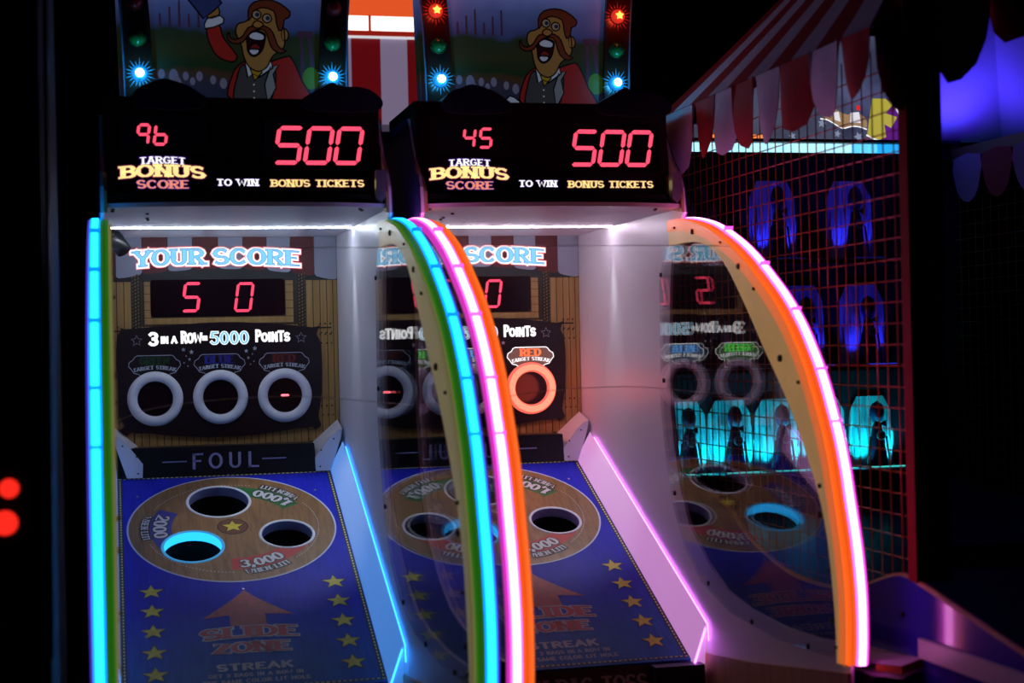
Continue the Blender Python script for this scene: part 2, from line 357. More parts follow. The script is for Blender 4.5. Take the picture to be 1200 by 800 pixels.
def cabinet(px, tube_col, core_col, edge_col, edge_es, rail_col, plate, labels, bonus, ring_lit, dash, badge_lit):
    root = thing('bean_bag_game', labels, 'arcade game', (px,0,0))
    tubeM = emis('neon sleeve %d'%(px>0), tube_col, NEON); coreM = emis('neon core %d'%(px>0), core_col, NEON)
    edgeM = mat('arch edge added glow %d'%(px>0), edge_col, .4, edge_col, edge_es)  # tube light in the fluorescent strip, put into its emission
    sideM = emis('tube fringe %d'%(px>0), (.09,.05,.55) if px == 0 else (.8,.04,.55), .75)
    bandM = mat('arch glow band %d'%(px>0), plate, .4, (.16,.15,.05) if px == 0 else (.95,.17,.02), .6)
    railM = emis('rail light %d'%(px>0), rail_col, RAILGLOW)
    plateM = textured('acrylic with added glow %d'%(px>0), plate, tuple(c*1.2 for c in plate), (1,1,1), .45, nscale=6, emit=.22 if px == 0 else .30)  # emission stands in for tube light spreading through the plate
    railL = mat('rail with added glow %d'%(px>0), (.7,.7,.75), .4, (.06,.32,1) if px == 0 else (.85,.33,.85), .5)  # glow added to the white rail, which the strips barely light
    F0 = fwall(0)
    # --- back panel with printed planks
    mb = MB(); mb.box((XL,0,1.05),(XR,.02,ZT+.02)); back = mb.build('back_panel', GAP, root)
    def plank(x0,z0,x1,z1,h=.0012):
        m_ = MB(); m_.prism([(x0,z0),(x1,z0),(x1,z1),(x0,z1)], F0, 0, h, cap0=False); m_.build('plank', WOODSIGN, back)
    for sx in (-1,1):
        xs = [.302,.327,.352,.376,.398,.4135]
        for a,b in zip(xs, xs[1:]):
            if sx > 0: plank(a+.001,1.29,b-.002,1.885)
            else: plank(max(XL,-b+.002),1.29,-a-.001,1.885) if -a > XL+.01 else None
    n = 24
    for i in range(n):
        a = -.30+.6*i/n; plank(a+.0015,1.285,a+.6/n-.0015,1.335)
    for i in range(5):                                       # horizontal slats framing the score window
        z = 1.735+.028*i; plank(-.258,z,-.236,z+.026); plank(.230,z,.256,z+.026)
    plank(-.258,1.868,.256,1.880); plank(-.258,1.712,.256,1.733)
    for i in range(12):
        a = -.29+.58*i/12; plank(a+.001,1.688,a+.58/12-.001,1.704)
    for sx in (-1,1):
        m_ = MB(); m_.prism([(sx*.287-.013,1.69),(sx*.287+.013,1.69),(sx*.287+.013,1.885),(sx*.287-.013,1.885)], F0, 0, .003); 
        for i in range(16):
            z = 1.692+i*.012; m_.prism([(sx*.287-.011,z),(sx*.287+.011,z+.010),(sx*.287+.011,z+.016),(sx*.287-.011,z+.006)], F0, .003, .006, 1)
        m_.build('printed_rope', [P_BLACK, ROPE], back)
        m_ = MB()
        for a in (.262, .272): m_.ribbon([(sx*a,1.69),(sx*a,1.88)], F0, .0016, .003)
        for zz in (1.692,1.655,1.40):
            for xx in (.350,.368,.386):
                m_.flat([circ(sx*xx,zz+ .012,.0035,8)], F0, .0018); m_.flat([circ(sx*xx+.004,zz-.02,.003,8)], F0, .0018)
        m_.ribbon([(sx*.33,1.69),(sx*.39,1.69)], F0, .0019, .005, .005)
        m_.build('printed_nails', P_BLACK, back)
    # --- awning print: striped valance
    aw = MB(); aw.prism([(XL,1.860),(XR,1.860)]+[(XR,ZT),(XL,ZT)], F0, .001, .0025); awn = aw.build('awning_print', P_BLACK, back)
    xs = [-.388,-.352,-.263,-.176,-.091,-.003,.083,.166,.250,.333,.4135]
    for i,(a,b) in enumerate(zip(xs,xs[1:])):
        bow = lambda x: 1.905-.12*(x/.4)**2*.35
        dz = lambda x: bow(x)-.0
        m_ = MB(); pts = [(a+.001,ZT),(a+.001,dz(a)+.006)]+[(a+(b-a)*t, dz(a+(b-a)*t)-.003+.006*(abs(t-.5)*2)**4) for t in (.1,.3,.5,.7,.9)]+[(b-.001,dz(b)+.006),(b-.001,ZT)]
        m_.prism(pts, F0, .0025, .0035); m_.build('awning_stripe', AWR if i%2==0 else AWW, root)
    # --- YOUR SCORE
    ym = line_map(F0, -.004, 1.910, bow=.012, halfw=.29)
    for i, (txt, cx, wd) in enumerate((('YOUR', -.169, .236), ('SCORE', .132, .300))):
        ym = line_map(F0, cx, 1.916, slope=(.035 if i == 0 else -.03), bow=.004, halfw=.15)
        t_ = text_mb(txt, ym, .049, wd, [(.0085,.004),(.0060,.0046),(.0004,.0052),(-.0020,.0056)], tv=.27, th=.15)
        t_.build('title_lettering', [E_PINKLINE, E_WHITE, E_BLUEDK, E_SKY], root)
    # --- score window
    mb = MB(); mb.prism(rrect(-.237,1.738,.227,1.866,.010), F0, .001, .005); disp = mb.build('score_window', SMOKE, root)
    digit('5', F0, -.130,1.757,.052,.095,.14,.0105, LED_RED if px == 0 else LED_RED, disp, .0055)
    digit('0', F0, .052,1.755,.052,.095,.14,.0095, LED_RED, disp, .0055)
    # --- target sign
    out = [(-.325,1.697),(-.345,1.712),(-.338,1.690),(-.352,1.672),(-.357,1.58),(-.352,1.50),(-.350,1.40),(-.333,1.362),(-.350,1.350),(-.338,1.336),(-.322,1.330),(-.30,1.340),
           (-.15,1.322),(0,1.314),(.15,1.322),(.30,1.340),(.322,1.330),(.345,1.345),(.336,1.375),(.345,1.43),(.352,1.52),(.350,1.63),(.336,1.668),(.348,1.700),(.322,1.692),(.20,1.706),(0,1.716),(-.20,1.706)]
    mb = MB(); mb.prism(smooth(out,3), F0, .004, .012); sign = mb.build('target_sign', PANELBLK, root)
    H = .0125
    def sline(pts, wdt, m, closed=True, h=H, nm='sign_line'):
        m_ = MB(); m_.ribbon(pts, F0, h, wdt, closed=closed); return m_.build(nm, m, sign)
    lt = emis('sign white glow', (1,1,1), 1.2)
    for txt, cx, cy, ht, wd, m_, hs in (('3', -.230,1.641,.040,.028,E_WHITE,None),('IN',-.193,1.647,.020,.024,E_WHITE,None),('A',-.160,1.647,.020,.018,E_WHITE,None),('ROW=',-.092,1.647,.033,.088,E_WHITE,(1.1,.9,.9,.9)),
                                 ('5000',.030,1.641,.039,.130,E_SKY,None),('POINTS',.180,1.647,.032,.118,E_WHITE,(1.15,.8,.85,.85,1.0,.8))):
        text_mb(txt, line_map(F0,cx,cy), ht, wd, [(.0012,H+.0002)]+([(-.0014,H+.0006)] if txt=='5000' else []), tv=.27, th=.20, serif=False, gap=.14, hs=hs).build('sign_lettering', [E_WHITE if txt=='5000' else m_, m_], sign)
    thin = mat('thin grey print', (.45,.47,.55), .5)
    for x in (-.287,.280): sline(star(x,1.656,.0195,.45), .0016, thin)
    mm = MB()
    for x,z,r in ((-.129,1.622,.008),(-.102,1.613,.009),(-.12,1.600,.003),(-.109,1.588,.006),(-.128,1.576,.003),(-.115,1.565,.003),(.087,1.613,.008),(.117,1.622,.009),(.108,1.602,.003),(.094,1.589,.006),(.113,1.576,.003),(.101,1.566,.003)):
        mm.flat([star(x,z,r) if r > .004 else circ(x,z,r*.8,8)], F0, H)
    mm.build('small_stars', thin, sign)
    for bi, (cx, word, dim, lit) in enumerate(((-.228,'GREEN',(.01,.055,.015),(.12,.9,.10)),(-.006,'BLUE',(.02,.02,.26),(.15,.45,1)),(.219,'RED',(.14,.012,.012),(1,.16,.05)))):
        on = badge_lit[bi]; z0 = 1.540; z1 = 1.604; hw = .088
        pts = [(cx-hw*.42,z0-.012),(cx-hw*.62,z0+.000),(cx-hw*.80,z0+.004),(cx-hw*.85,z0+.012),(cx-hw,z0+.028),(cx-hw*.97,z0+.042),(cx-hw*.82,z0+.050),(cx-hw*.75,z1-.004),(cx-hw*.66,z1),
               (cx+hw*.66,z1),(cx+hw*.75,z1-.004),(cx+hw*.82,z0+.050),(cx+hw*.97,z0+.042),(cx+hw,z0+.028),(cx+hw*.85,z0+.012),(cx+hw*.80,z0+.004),(cx+hw*.62,z0),(cx+hw*.42,z0-.012)]
        lm = E_WHITE if on else mat('badge outline', (.55,.60,.70), .5)
        sline(pts, .0034 if on else .0018, lm, closed=False)
        if on: 
            m_ = MB(); m_.prism(pts, F0, .0121, .0123); m_.build('badge_glow', emis('warm badge glow %s'%word, tuple(.10*c+.05 for c in lit), 1), sign)
        wm = emis('lit word '+word, lit, 1.3) if on else mat('unlit word '+word, dim, .5)
        text_mb(word, line_map(F0,cx,1.573,bow=0), .024, .100 if len(word)>3 else .078, [(0,H+.0004)], tv=.30, th=.15).build('badge_lettering', wm, sign)
        text_mb('TARGET STREAK', line_map(F0,cx,1.547,bow=.010,halfw=.075), .011, .145, [(0,H+.0004)], tv=.26, th=.16).build('badge_lettering', E_WHITE if on else mat('badge small print', (.55,.62,.72), .5), sign)
    # target rings
    for ri, cx in enumerate((-.228,-.005,.219)):
        m_ = MB(); prof = [(.0600,.012)]+[(.0775-.0165*math.cos(a), .014+.016*math.sin(a)) for a in [PI*i/10 for i in range(11)]]+[(.095,.012)]
        m_.lathe(prof, F0, 48, 0, cx, 1.454)
        if ring_lit[ri]:
            rm = emis('red lit ring', (1,.13,.09), 1.15)
        else: rm = RING
        r_ = m_.build('target_ring', rm, root, True)
        if ring_lit[ri]:
            r_['label'] = 'target ring glowing red'
            m_ = MB(); m_.lathe([(.0655,.0295),(.0775,.0312),(.0875,.0290)], F0, 48, 0, cx, 1.454); m_.build('ring_glow', emis('ring hot core', (1,.33,.20), 1.15), r_, True)
            lamp('ring_light','POINT',(cx,-.10,1.454),.5,(1,.10,.06),root,shadow_soft_size=.06)
        m_ = MB(); m_.flat([circ(cx,1.454,.0615,40)], F0, .0126); m_.build('ring_window', SMOKE, r_)
        if ri == 2 and dash:
            digit('-', F0, cx-.016,1.454-.027,.032,.054,0,.008, emis('hot red dash', (1,.12,.16), 3), r_, .0135)
    # --- foul panel
    FP = fwall(-.112)
    m_ = MB(); m_.prism([(-.352,1.183),(.352,1.183),(.312,1.21),(.306,1.287),(-.330,1.290),(-.336,1.21)], FP, -.012, 0); foul = m_.build('foul_panel', BLACK, root)
    m_ = MB(); m_.poly([(-.330,-.10,1.290),(.306,-.10,1.287),(.306,0,1.287),(-.330,0,1.290)]); m_.build('foul_shelf', BLACK, foul)
    ink = mat('violet grey lettering', (.34,.33,.55), .5)
    text_mb('FOUL', line_map(FP,0,1.215), .048, .225, [(0,.0006)], tv=.17, th=.15, serif=False, gap=.38).build('foul_lettering', ink, foul)
    for fa, fb in ((-.212,-.130),(.126,.208)):
        m_ = MB(); m_.ribbon([(fa,1.240),(fb,1.240)], FP, .0006, .004); m_.build('foul_line', ink, foul)
    # --- playfield board
    L1 = 1.245; HW = .362
    m_ = MB(); holes = [circ(a,b,r,36) for a,b,r in HOLES]
    m_.flat([[(-HW,0),(HW,0),(HW,L1),(-HW,L1)]]+holes, lambda x,s,h: FB(x,s,h), 0)
    for i in range(len(m_.f)): m_.f[i] = tuple(reversed(m_.f[i]))
    n0 = len(m_.f)
    for a,b in (((-HW,0),(HW,0)),((HW,0),(HW,L1)),((HW,L1),(-HW,L1)),((-HW,L1),(-HW,0))):
        m_.poly([FB(*a,0),FB(*b,0),FB(*b,-.02),FB(*a,-.02)])
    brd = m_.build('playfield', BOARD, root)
    m_ = MB(); m_.flat([circ(*DISC,72)]+[circ(a,b,r,36) for a,b,r in HOLES], FB, .0008)
    for i in range(len(m_.f)): m_.f[i] = tuple(reversed(m_.f[i]))
    m_.build('disc_print', DISCW, brd)
    m_ = MB(); c_ = circ(DISC[0],DISC[1],DISC[2]+.002,72); m_.ribbon(c_[::-1], FB, .0011, .0055, closed=True); m_.build('disc_outline', mat('pale disc outline',(.55,.58,.75),.4), brd)
    m_ = MB()
    for i in range(150):
        a = 2*PI*i/150
        if any(abs((math.degrees(a)-c0+180)%360-180) < 22 for c0 in (51,175,289)): continue
        x,s_ = DISC[0]+.277*math.cos(a), DISC[1]-.277*math.sin(a); m_.flat([[(x-.0018,s_-.0018),(x-.0018,s_+.0018),(x+.0018,s_+.0018),(x+.0018,s_-.0018)]], FB, .0012)
    for i in range(len(m_.f)): m_.f[i] = tuple(reversed(m_.f[i]))
    m_.build('dotted_circle', P_WHITE, brd)
    def sector(a0,a1,r0,r1,m,h=.0010):
        m_ = MB(); NA, NR = 44, 9; g = {}
        for i in range(NA+1):
            for k in range(NR+1):
                a = math.radians(a0+(a1-a0)*i/NA); rr = r0+(r1-r0)*k/NR; x, s_ = DISC[0]+rr*math.cos(a), DISC[1]-rr*math.sin(a); ins = False
                for hx,hs_,hr in HOLES:
                    d = math.hypot(x-hx,s_-hs_)
                    if d < hr+.003: ins = True; x, s_ = hx+(x-hx)/d*(hr+.003), hs_+(s_-hs_)/d*(hr+.003)
                g[i,k] = (x,s_,ins)
        for i in range(NA):
            for k in range(NR):
                q = [g[i,k],g[i+1,k],g[i+1,k+1],g[i,k+1]]
                if all(p[2] for p in q): continue
                m_.poly([FB(p[0],p[1],h) for p in q][::-1])
        m_.build('coloured_band', m, brd)
    sector(30,96,.200,.262,P_GREEN); sector(150,210,.195,.262,P_BLUE); sector(-95,-28,.195,.262,P_RED)
    hd = mat('hole dark', (.001,.001,.0015), .9)
    for i,(a,b,r) in enumerate(HOLES):
        lit = i == 2
        cyl = emis('cyan lit hole liner', (.02,.42,.95), 1.8) if lit else mat('pale hole liner', (.30,.32,.55), .4)
        m_ = MB(); m_.lathe([(r,-.032),(r,.001)], FB, 40, 0, a, b); m_.f = [tuple(reversed(f)) for f in m_.f]
        lin = m_.build('hole_liner', cyl, brd, True)
        m_ = MB(); m_.lathe([(r*.995,-.25),(r*.995,-.032)], FB, 40, 0, a, b); m_.flat([circ(a,b,r,40)], FB, -.25); m_.build('hole_chute', hd, brd)
        m_ = MB(); m_.lathe([(r-.002,.0012),(r,.0035),(r+.006,.0035),(r+.0075,.0012)], FB, 40, 0, a, b); m_.build('hole_rim', emis('lit rim',(.05,.35,.75),.55) if lit else mat('white hole rim', (.72,.74,.85), .35), brd, True)
        if lit:
            pass
    # centre star
    m_ = MB(); m_.flat([circ(*DISC[:2],.050,32)], FB, .0012); m_.flat([circ(*DISC[:2],.046,32)], FB, .0014, 1); m_.flat([star(DISC[0],DISC[1],.043,.45,rot=-PI/2)], FB, .0017, 0); m_.flat([star(DISC[0],DISC[1],.036,.45,rot=-PI/2)], FB, .0020, 2)
    m_.f = [tuple(reversed(f)) for f in m_.f]; m_.build('centre_star', [P_BLACK, mat('dark red ring',(.16,.05,.02),.5), P_YEL], brd)
    # value lettering round the disc
    for txt, deg in (('1,000',51),('2000',175),('3,000',-71)):
        text_mb(txt, polar_map(DISC[0],DISC[1],.250,math.radians(deg)), .038, .150, [(.004,.0015),(0,.0019)], tv=.30, th=.16, gap=.08).build('value_lettering', [P_BLACK, P_WHITE], brd)
        text_mb('WHEN LIT!', polar_map(DISC[0],DISC[1],.289,math.radians(deg+(2 if deg>100 else 0))), .020, .150, [(.0045,.0015),(0,.0019)], tv=.26, th=.16, gap=.10).build('value_lettering', [P_BLACK, P_WHITE], brd)
    # stars, arrow, words
    for sx in (-1,1):
        for k in range(5):
            x,s_ = sx*.275+.005, .718+.106*k
            m_ = MB(); m_.flat([star(x,s_,.042,.42,rot=-PI/2)], FB, .0010); m_.flat([star(x,s_,.037,.42,rot=-PI/2)], FB, .0014, 1); m_.f = [tuple(reversed(f)) for f in m_.f]
            m_.build('printed_star', [P_BLACK, P_YEL], brd)
    hd_ = [(.003,.735),(.022,.762),(.048,.792),(.080,.826),(.112,.856),(.138,.880),(.100,.874),(.055,.868),(.055,.925),(-.050,.925),(-.050,.868),(-.095,.874),(-.130,.880),(-.104,.856),(-.074,.826),(-.042,.792),(-.017,.762)]
    m_ = MB(); m_.flat([hd_], FB, .0009); m_.f = [tuple(reversed(f)) for f in m_.f]; m_.build('printed_arrow', ARROW, brd)
    E2 = lambda cx,cs,bow=0,hw=.15: (lambda x,y,h: FB(cx+x, cs-y-bow*(1-(x/hw)**2), h))
    RD = mat('slide zone red', (.42,.03,.05), .5)
    text_mb('SLIDE', E2(.003,.992,.012), .047, .275, [(.005,.0012),(0,.0016)], tv=.28, th=.15).build('playfield_lettering', [P_GREY, RD], brd)
    text_mb('ZONE', E2(.003,1.062,.006), .043, .215, [(.005,.0012),(0,.0016)], tv=.28, th=.15).build('playfield_lettering', [P_GREY, RD], brd)
    text_mb('STREAK', E2(.003,1.143), .028, .210, [(.0006,.0014)], tv=.24, th=.20, serif=False, gap=.14).build('playfield_lettering', P_GREY, brd)
    text_mb('GET 3 BAGS IN A ROW IN', E2(.003,1.175), .015, .262, [(.0002,.0014)], tv=.22, th=.18, serif=False, gap=.16).build('playfield_lettering', P_GREY, brd)
    text_mb('THE SAME COLOR LIT HOLE', E2(.003,1.204), .015, .296, [(.0002,.0014)], tv=.22, th=.18, serif=False, gap=.16).build('playfield_lettering', P_GREY, brd)
    m_ = MB(); bw = .353
    m_.ribbon([(-bw,.008),(bw,.008),(bw,L1-.016),(-bw,L1-.016)][::-1], FB, .0006, .012, closed=True)
    k = 0
    def dash_(x,s_,hor): 
        a,b = (.0045,.0022) if hor else (.0022,.0045)
        m_.poly([FB(x-a,s_-b,.0010),FB(x-a,s_+b,.0010),FB(x+a,s_+b,.0010),FB(x+a,s_-b,.0010)],1)
    for i in range(46): dash_(-bw+2*bw*i/45,.008,True); dash_(-bw+2*bw*i/45,L1-.016,True)
    for i in range(1,76):
        for sx in (-1,1): dash_(sx*bw,.008+(L1-.024)*i/76,False)
    m_.build('dashed_border', [P_BLACK, mat('border yellow dash',(.75,.68,.25),.5)], brd)
    m_ = MB()
    for x,s_ in ((-.298,.13),(.291,.136),(.01,.005),(.002,.729),(-.291,.95),(.295,.956)): m_.lathe([(.0045,0),(.004,.002),(0.0001,.003)], FB, 10, 0, x, s_)
    m_.build('board_screws', mat('screw head',(.8,.8,.85),.2,metal=.7), brd)
    # --- front banner under the playfield
    a0 = FB(0,L1-.002,-.002); 
    FN = frame((0,a0.y,a0.z), (1,0,0), Vector((0,.35,.94)).normalized(), Vector((0,-.94,.35)).normalized())
    m_ = MB(); m_.prism([(-.40+2*XM,-.30),(.40,-.30),(.352,-.005),(-.352,-.005)], FN, -.02, 0); ban = m_.build('front_banner', mat('dark red banner',(.05,.008,.015),.35), root)
    text_mb('BEAN BAG TOSS', line_map(FN,0,-.075), .042, .44, [(.0,.0006)], tv=.26, th=.15).build('banner_lettering', mat('banner lettering', (.55,.40,.45),.5), ban)
    m_ = MB(); m_.box((.235,a0.y-.055,a0.z-.12),(.385,a0.y-.004,a0.z-.006)); m_.build('banner_end_block', mat('navy block',(.01,.012,.05),.4), ban)
    # --- side rails, gussets, glow strips
    for sx in (1,-1):
        X = lambda x: x if sx > 0 else mir(x)
        xi = .3625 if sx > 0 else -.3625
        SR = 1.265; hi = .104
        m_ = MB(); p = [FB(xi,-.015,.001),FB(xi,SR,.001),FB(X(.404),SR-.045,hi),FB(X(.404),-.02,hi)]
        q = [FB(xi,-.015,-.03),FB(xi,SR,-.03),FB(X(.404),SR-.0,-.03),FB(X(.404),-.02,-.03)]
        fs = [(0,1,2,3),(7,6,5,4),(1,5,6,2),(0,3,7,4),(2,6,7,3),(0,4,5,1)]
        if sx < 0: fs = [tuple(reversed(f)) for f in fs]
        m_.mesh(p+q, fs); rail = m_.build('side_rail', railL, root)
        m_ = MB(); path = [FB(X(.4085),s_,hi-.003) for s_ in (.02,.4,.8,SR-.045)]+[FB(X(.4085),SR-.02,.06)]; m_.tube(path, .0020, 6); m_.build('rail_glow_strip', railM, root)
        m_ = MB(); m_.tube([FB(xi,SR+.008,.0),FB(X(.40),SR-.036,hi-.01)], .0030, 6); m_.build('rail_end_glow', railM, root)
        # gusset: white plate with two screws, sloped cover behind it
        m_ = MB(); P2 = [(.310,1.190),(.3615,1.190),(.398,1.300),(.404,1.334),(.388,1.329),(.360,1.306),(.308,1.236)]
        P2 = [((x if sx > 0 else mir(x)),z) for x,z in P2]
        m_.prism(P2, fwall(-.116), -.02, .004); gus = m_.build('gusset_plate', WHITE, root)
        m_ = MB()
        for x,z in ((.325,1.205),(.329,1.262),(.374,1.300)): m_.lathe([(.003,.004),(.0028,.006),(.0001,.0065)], fwall(-.116), 8, 0, X(x), z)
        m_.build('plate_screw', BOLT, gus)
        m_ = MB(); pts = [(X(.308),-.114,1.237),(X(.360),-.114,1.307),(X(.404),-.114,1.335),(X(.404),.0,1.362),(X(.315),.0,1.285)]
        m_.poly(pts if sx > 0 else pts[::-1]); m_.poly([(a,b,c-.006) for a,b,c in (pts[::-1] if sx > 0 else pts)]); m_.build('gusset_cover', WHITE, root)
    # --- ceiling of the play bay with LED strip
    m_ = MB(); m_.prism([(XL,0),(XR,0),(XR,-1.12),(.25,-1.165),(XM,-1.18),(mir(.25),-1.165),(XL,-1.12)], lambda x,y,h: Vector((x,y,ZT+h)), 0, .012); ceil = m_.build('bay_ceiling', WHITE, root)
    m_ = MB(); m_.box((XL+.01,-.4235,ZT-.003),(XR-.0008,-.4200,ZT-.0003)); m_.build('led_strip', emis('ceiling led strip %d'%(px>0),(.74,.84,1) if px == 0 else (1,.84,1),STRIP), ceil)
    m_ = MB()
    for x,y in ((-.358,-1.09),(-.359,-1.03),(-.261,-.946),(-.259,-.80),(-.255,-.74),(.334,-1.10),(.345,-1.06)): m_.lathe([(.006,0),(.005,-.004),(.0001,-.005)], lambda a,b,h: Vector((a,b,ZT+h)), 10, 0, x, y)
    m_.build('ceiling_screws', BOLT, ceil)
    lamp('strip_end_led','SPOT',(XR-.020,-.422,ZT-.008),14,(.85,.92,1),root,(0,math.radians(13),0),spot_size=math.radians(46),spot_blend=.6,shadow_soft_size=.004)
    # small black sensor hanging in the left corner
    m_ = MB(); m_.tube([(-.375,-.30,2.012),(-.352,-.31,1.985),(-.325,-.33,1.945)], [.026,.028,.026], 14); m_.build('hanging_sensor', BLACK, root, True)
    # --- side walls, windows, arches
    wallp = [(0,.25),(0,2.30),(-.93,2.30),(-1.02,2.17),(-1.09,2.115),(-1.115,2.075),(-1.125,2.0)]+WALLCUT+[(-2.181,.83),(-2.181,.25)]
    for sx in (1,-1):
        X = lambda x: x if sx > 0 else mir(x)
        fr = (lambda a,b,h=0: Vector((X(XR+h), a, b)))
        m_ = MB()
        upper = [p for p in wallp if p[1] > 0]
        m_.prism(wallp, fr, 0, .009); m_.prism(wallp, fr, .0095, .013, 1)
        if sx < 0: m_.f = [tuple(reversed(f)) for f in m_.f]
        sw = m_.build('side_wall', [WHITE, BLACKOUT], root)
        # plywood lower flank below the white laminate
        low = [(-1.22,.26),(-1.22,.69),(-1.29,.695),(-1.572,.727),(-1.908,.775),(-2.19,.815),(-2.19,.26)]
        m_ = MB(); m_.prism(low, fr, -.012, -.001)
        if sx < 0: m_.f = [tuple(reversed(f)) for f in m_.f]
        m_.build('lower_flank', PLY, root)
        # clear side window: runs from just behind the wall edge to the arch
        win = [(p[0]+.045, p[1]-(.0 if p[1] > 1.1 else .03)) for p in WALLCUT[2:-1]]
        win = [(-1.00,1.90),(-.945,1.80)]+win+[(-2.15,.85)]+[(a,b) for a,b in REAR[::-1][1:-1]]
        pts = [(-.985,1.905),(-.93,1.8),(-.915,1.4),(-.955,1.24),(-1.01,1.10),(-1.10,.985),(-1.24,.90),(-1.45,.845),(-1.80,.825),(-2.14,.84)]+[(a-.018,b+.008) for a,b in REAR[::-1]]
        m_ = MB(); m_.prism(pts, fr, -.013, -.004)
        if sx < 0: m_.f = [tuple(reversed(f)) for f in m_.f]
        gl = m_.build('side_window', GLASS, root)
        m_ = MB()
        for y,z in ((-.95,1.82),(-.955,1.49),(-1.03,1.145),(-1.30,.905),(-1.62,.845),(-1.98,.842)):
            m_.lathe([(.0075,.013),(.007,.018),(.0001,.019)], (lambda a,b,h: Vector((X(XR-h), a, b))), 10, 0, y, z)
        m_.build('window_bolt', BOLT, gl)
        # arch: plate, coloured edge, light tube
        T = smooth(TUBE, 4, False); Rr_ = smooth(REAR, 4, False)
        def inset(path, d):
            o_ = []
            for i,(a,b) in enumerate(path):
                p0 = path[max(i-1,0)]; p1 = path[min(i+1,len(path)-1)]; dx,dy = p1[0]-p0[0],p1[1]-p0[1]; l = math.hypot(dx,dy); o_.append((a+dy/l*d, b-dx/l*d))
            return o_
        # outward (front) normal is to the left of travel for this path
        plate_pts = inset(T,-.012)+Rr_[::-1]
        m_ = MB(); m_.prism(plate_pts, fr, -.016, -.002)
        if sx < 0: m_.f = [tuple(reversed(f)) for f in m_.f]
        arch = m_.build('arch_plate', plateM, root)
        def sweep(path, x0, x1, d0, d1, m, nm, parent):
            A = inset(path,d0); B = inset(path,d1); m_ = MB(); n_ = len(path); vs = []
            for i in range(n_):
                for (x,c) in ((x0,A[i]),(x1,A[i]),(x1,B[i]),(x0,B[i])): vs.append((X(x),c[0],c[1]))
            fs = [(i*4+k,i*4+(k+1)%4,(i+1)*4+(k+1)%4,(i+1)*4+k) for i in range(n_-1) for k in range(4)]+[(3,2,1,0),tuple((n_-1)*4+k for k in range(4))]
            m_.mesh(vs, fs if sx > 0 else [tuple(reversed(f)) for f in fs]); return m_.build(nm, m, parent)
        sweep(T, .404,.424, -.030,.001, edgeM, 'arch_edge', arch)
        sweep(T, .4125,.4150, .0011,.0016, mat('edge line %d'%(px>0), tuple(c*.5 for c in edge_col), .4, edge_col, edge_es*.45), 'edge_line', arch)  # darker line along the middle of the coloured edge
        body = sweep(T, .4245,.4500, -.016,.004, tubeM, 'light_tube', arch)
        sweep(T, .4500,.4560, -.020,.001, sideM, 'tube_fringe', arch)  # colour fringe beside the bright tube, painted as a thin glowing strip
        sweep(T, .3945,.3975, -.034,-.002, bandM, 'arch_glow_band', arch)  # glow on the plate's inner face, painted as an added strip
        sweep(T, .4290,.4455, .0042,.0056, coreM, 'tube_core', body)
        sweep(T, .4245,.4555, -.028,-.0205, BLACKOUT, 'tube_channel', arch)
        for k in (10,18,26,34,42):
            a,b = T[k]; m_ = MB(); m_.box((min(X(.426),X(.459)),a-.012,b-.004),(max(X(.426),X(.459)),a+.012,b+.004)); 
            c = Vector((0,a,b)); p0,p1 = T[k-1],T[k+1]; an = math.atan2(p1[1]-p0[1],p1[0]-p0[0])
            m_ = MB(); u = Vector((0,math.cos(an),math.sin(an))); v = Vector((0,-math.sin(an),math.cos(an)))
            for s0,s1,t0,t1 in ((-.0013,.0013,-.016,.0060),):
                q_ = [c+u*s0+v*t0,c+u*s1+v*t0,c+u*s1+v*t1,c+u*s0+v*t1]
                xa,xb = X(.4240),X(.4505); vs = [(xa,p.y,p.z) for p in q_]+[(xb,p.y,p.z) for p in q_]
                m_.mesh(vs, [(0,1,2,3),(7,6,5,4),(0,4,5,1),(1,5,6,2),(2,6,7,3),(3,7,4,0)])
            m_.build('tube_clip', emis('tube clip %d'%(px>0), tuple(c_*.6 for c_ in tube_col), NEON*.75), arch)
        m_ = MB()
        for y,z,r in ((-1.249,1.932,.0085),(-1.10,1.955,.004),(-1.596,1.811,.009),(-1.47,1.885,.004),(-1.70,1.745,.005),(-1.86,1.56,.010),(-1.97,1.50,.005),(-2.08,1.25,.006),(-2.075,1.18,.009),(-2.12,1.05,.005),(-2.13,.93,.008),(-2.15,.87,.004)):
            m_.lathe([(r,.018),(r*.9,.024),(.0001,.026)], (lambda a,b,h: Vector((X(XR-h), a, b))), 10, 0, y, z)
        m_.build('arch_bolt', BOLT, arch)
        # metal bracket where the marquee meets the side wall
        if sx > 0:
          m_ = MB(); m_.prism([(.376,2.040),(.392,2.028),(.404,2.044),(.408,2.122),(.378,2.122)], (lambda x,z,h: Vector((X(x),-1.135-h,z))), -.03, 0)
          m_.build('corner_bracket', GREYMETAL, root)
        # rounded side cap
        m_ = MB(); m_.prism([(-1.0,2.02),(-1.135,2.0),(-1.13,2.06),(-1.10,2.10),(-1.05,2.12),(-1.0,2.125)], fr, -.0085, -.0005)
        if sx < 0: m_.f = [tuple(reversed(f)) for f in m_.f]
        m_.build('side_cap', PLY, root)
    # --- marquee box
    m_ = MB(); m_.box((XL+.002,-.99,2.035),(XR-.002,-.55,2.345)); marq = m_.build('marquee_box', BLACK, root)
    m_ = MB(); m_.prism([(XL+.002,2.030),(XM-.2,2.020),(XM,2.017),(XM+.2,2.020),(XR-.002,2.030),(XR-.002,2.056),(XL+.002,2.056)], fwall(-1.0), -.10, .10); m_.build('marquee_valance', mat('very dark green trim',(.006,.012,.006),.5), marq)
    FM = fwall(-1.0)
    m_ = MB(); m_.prism(rrect(XL+.004,2.052,XR-.004,2.343,.02), FM, -.01, 0); mface = m_.build('marquee_face', DARKRED, marq)
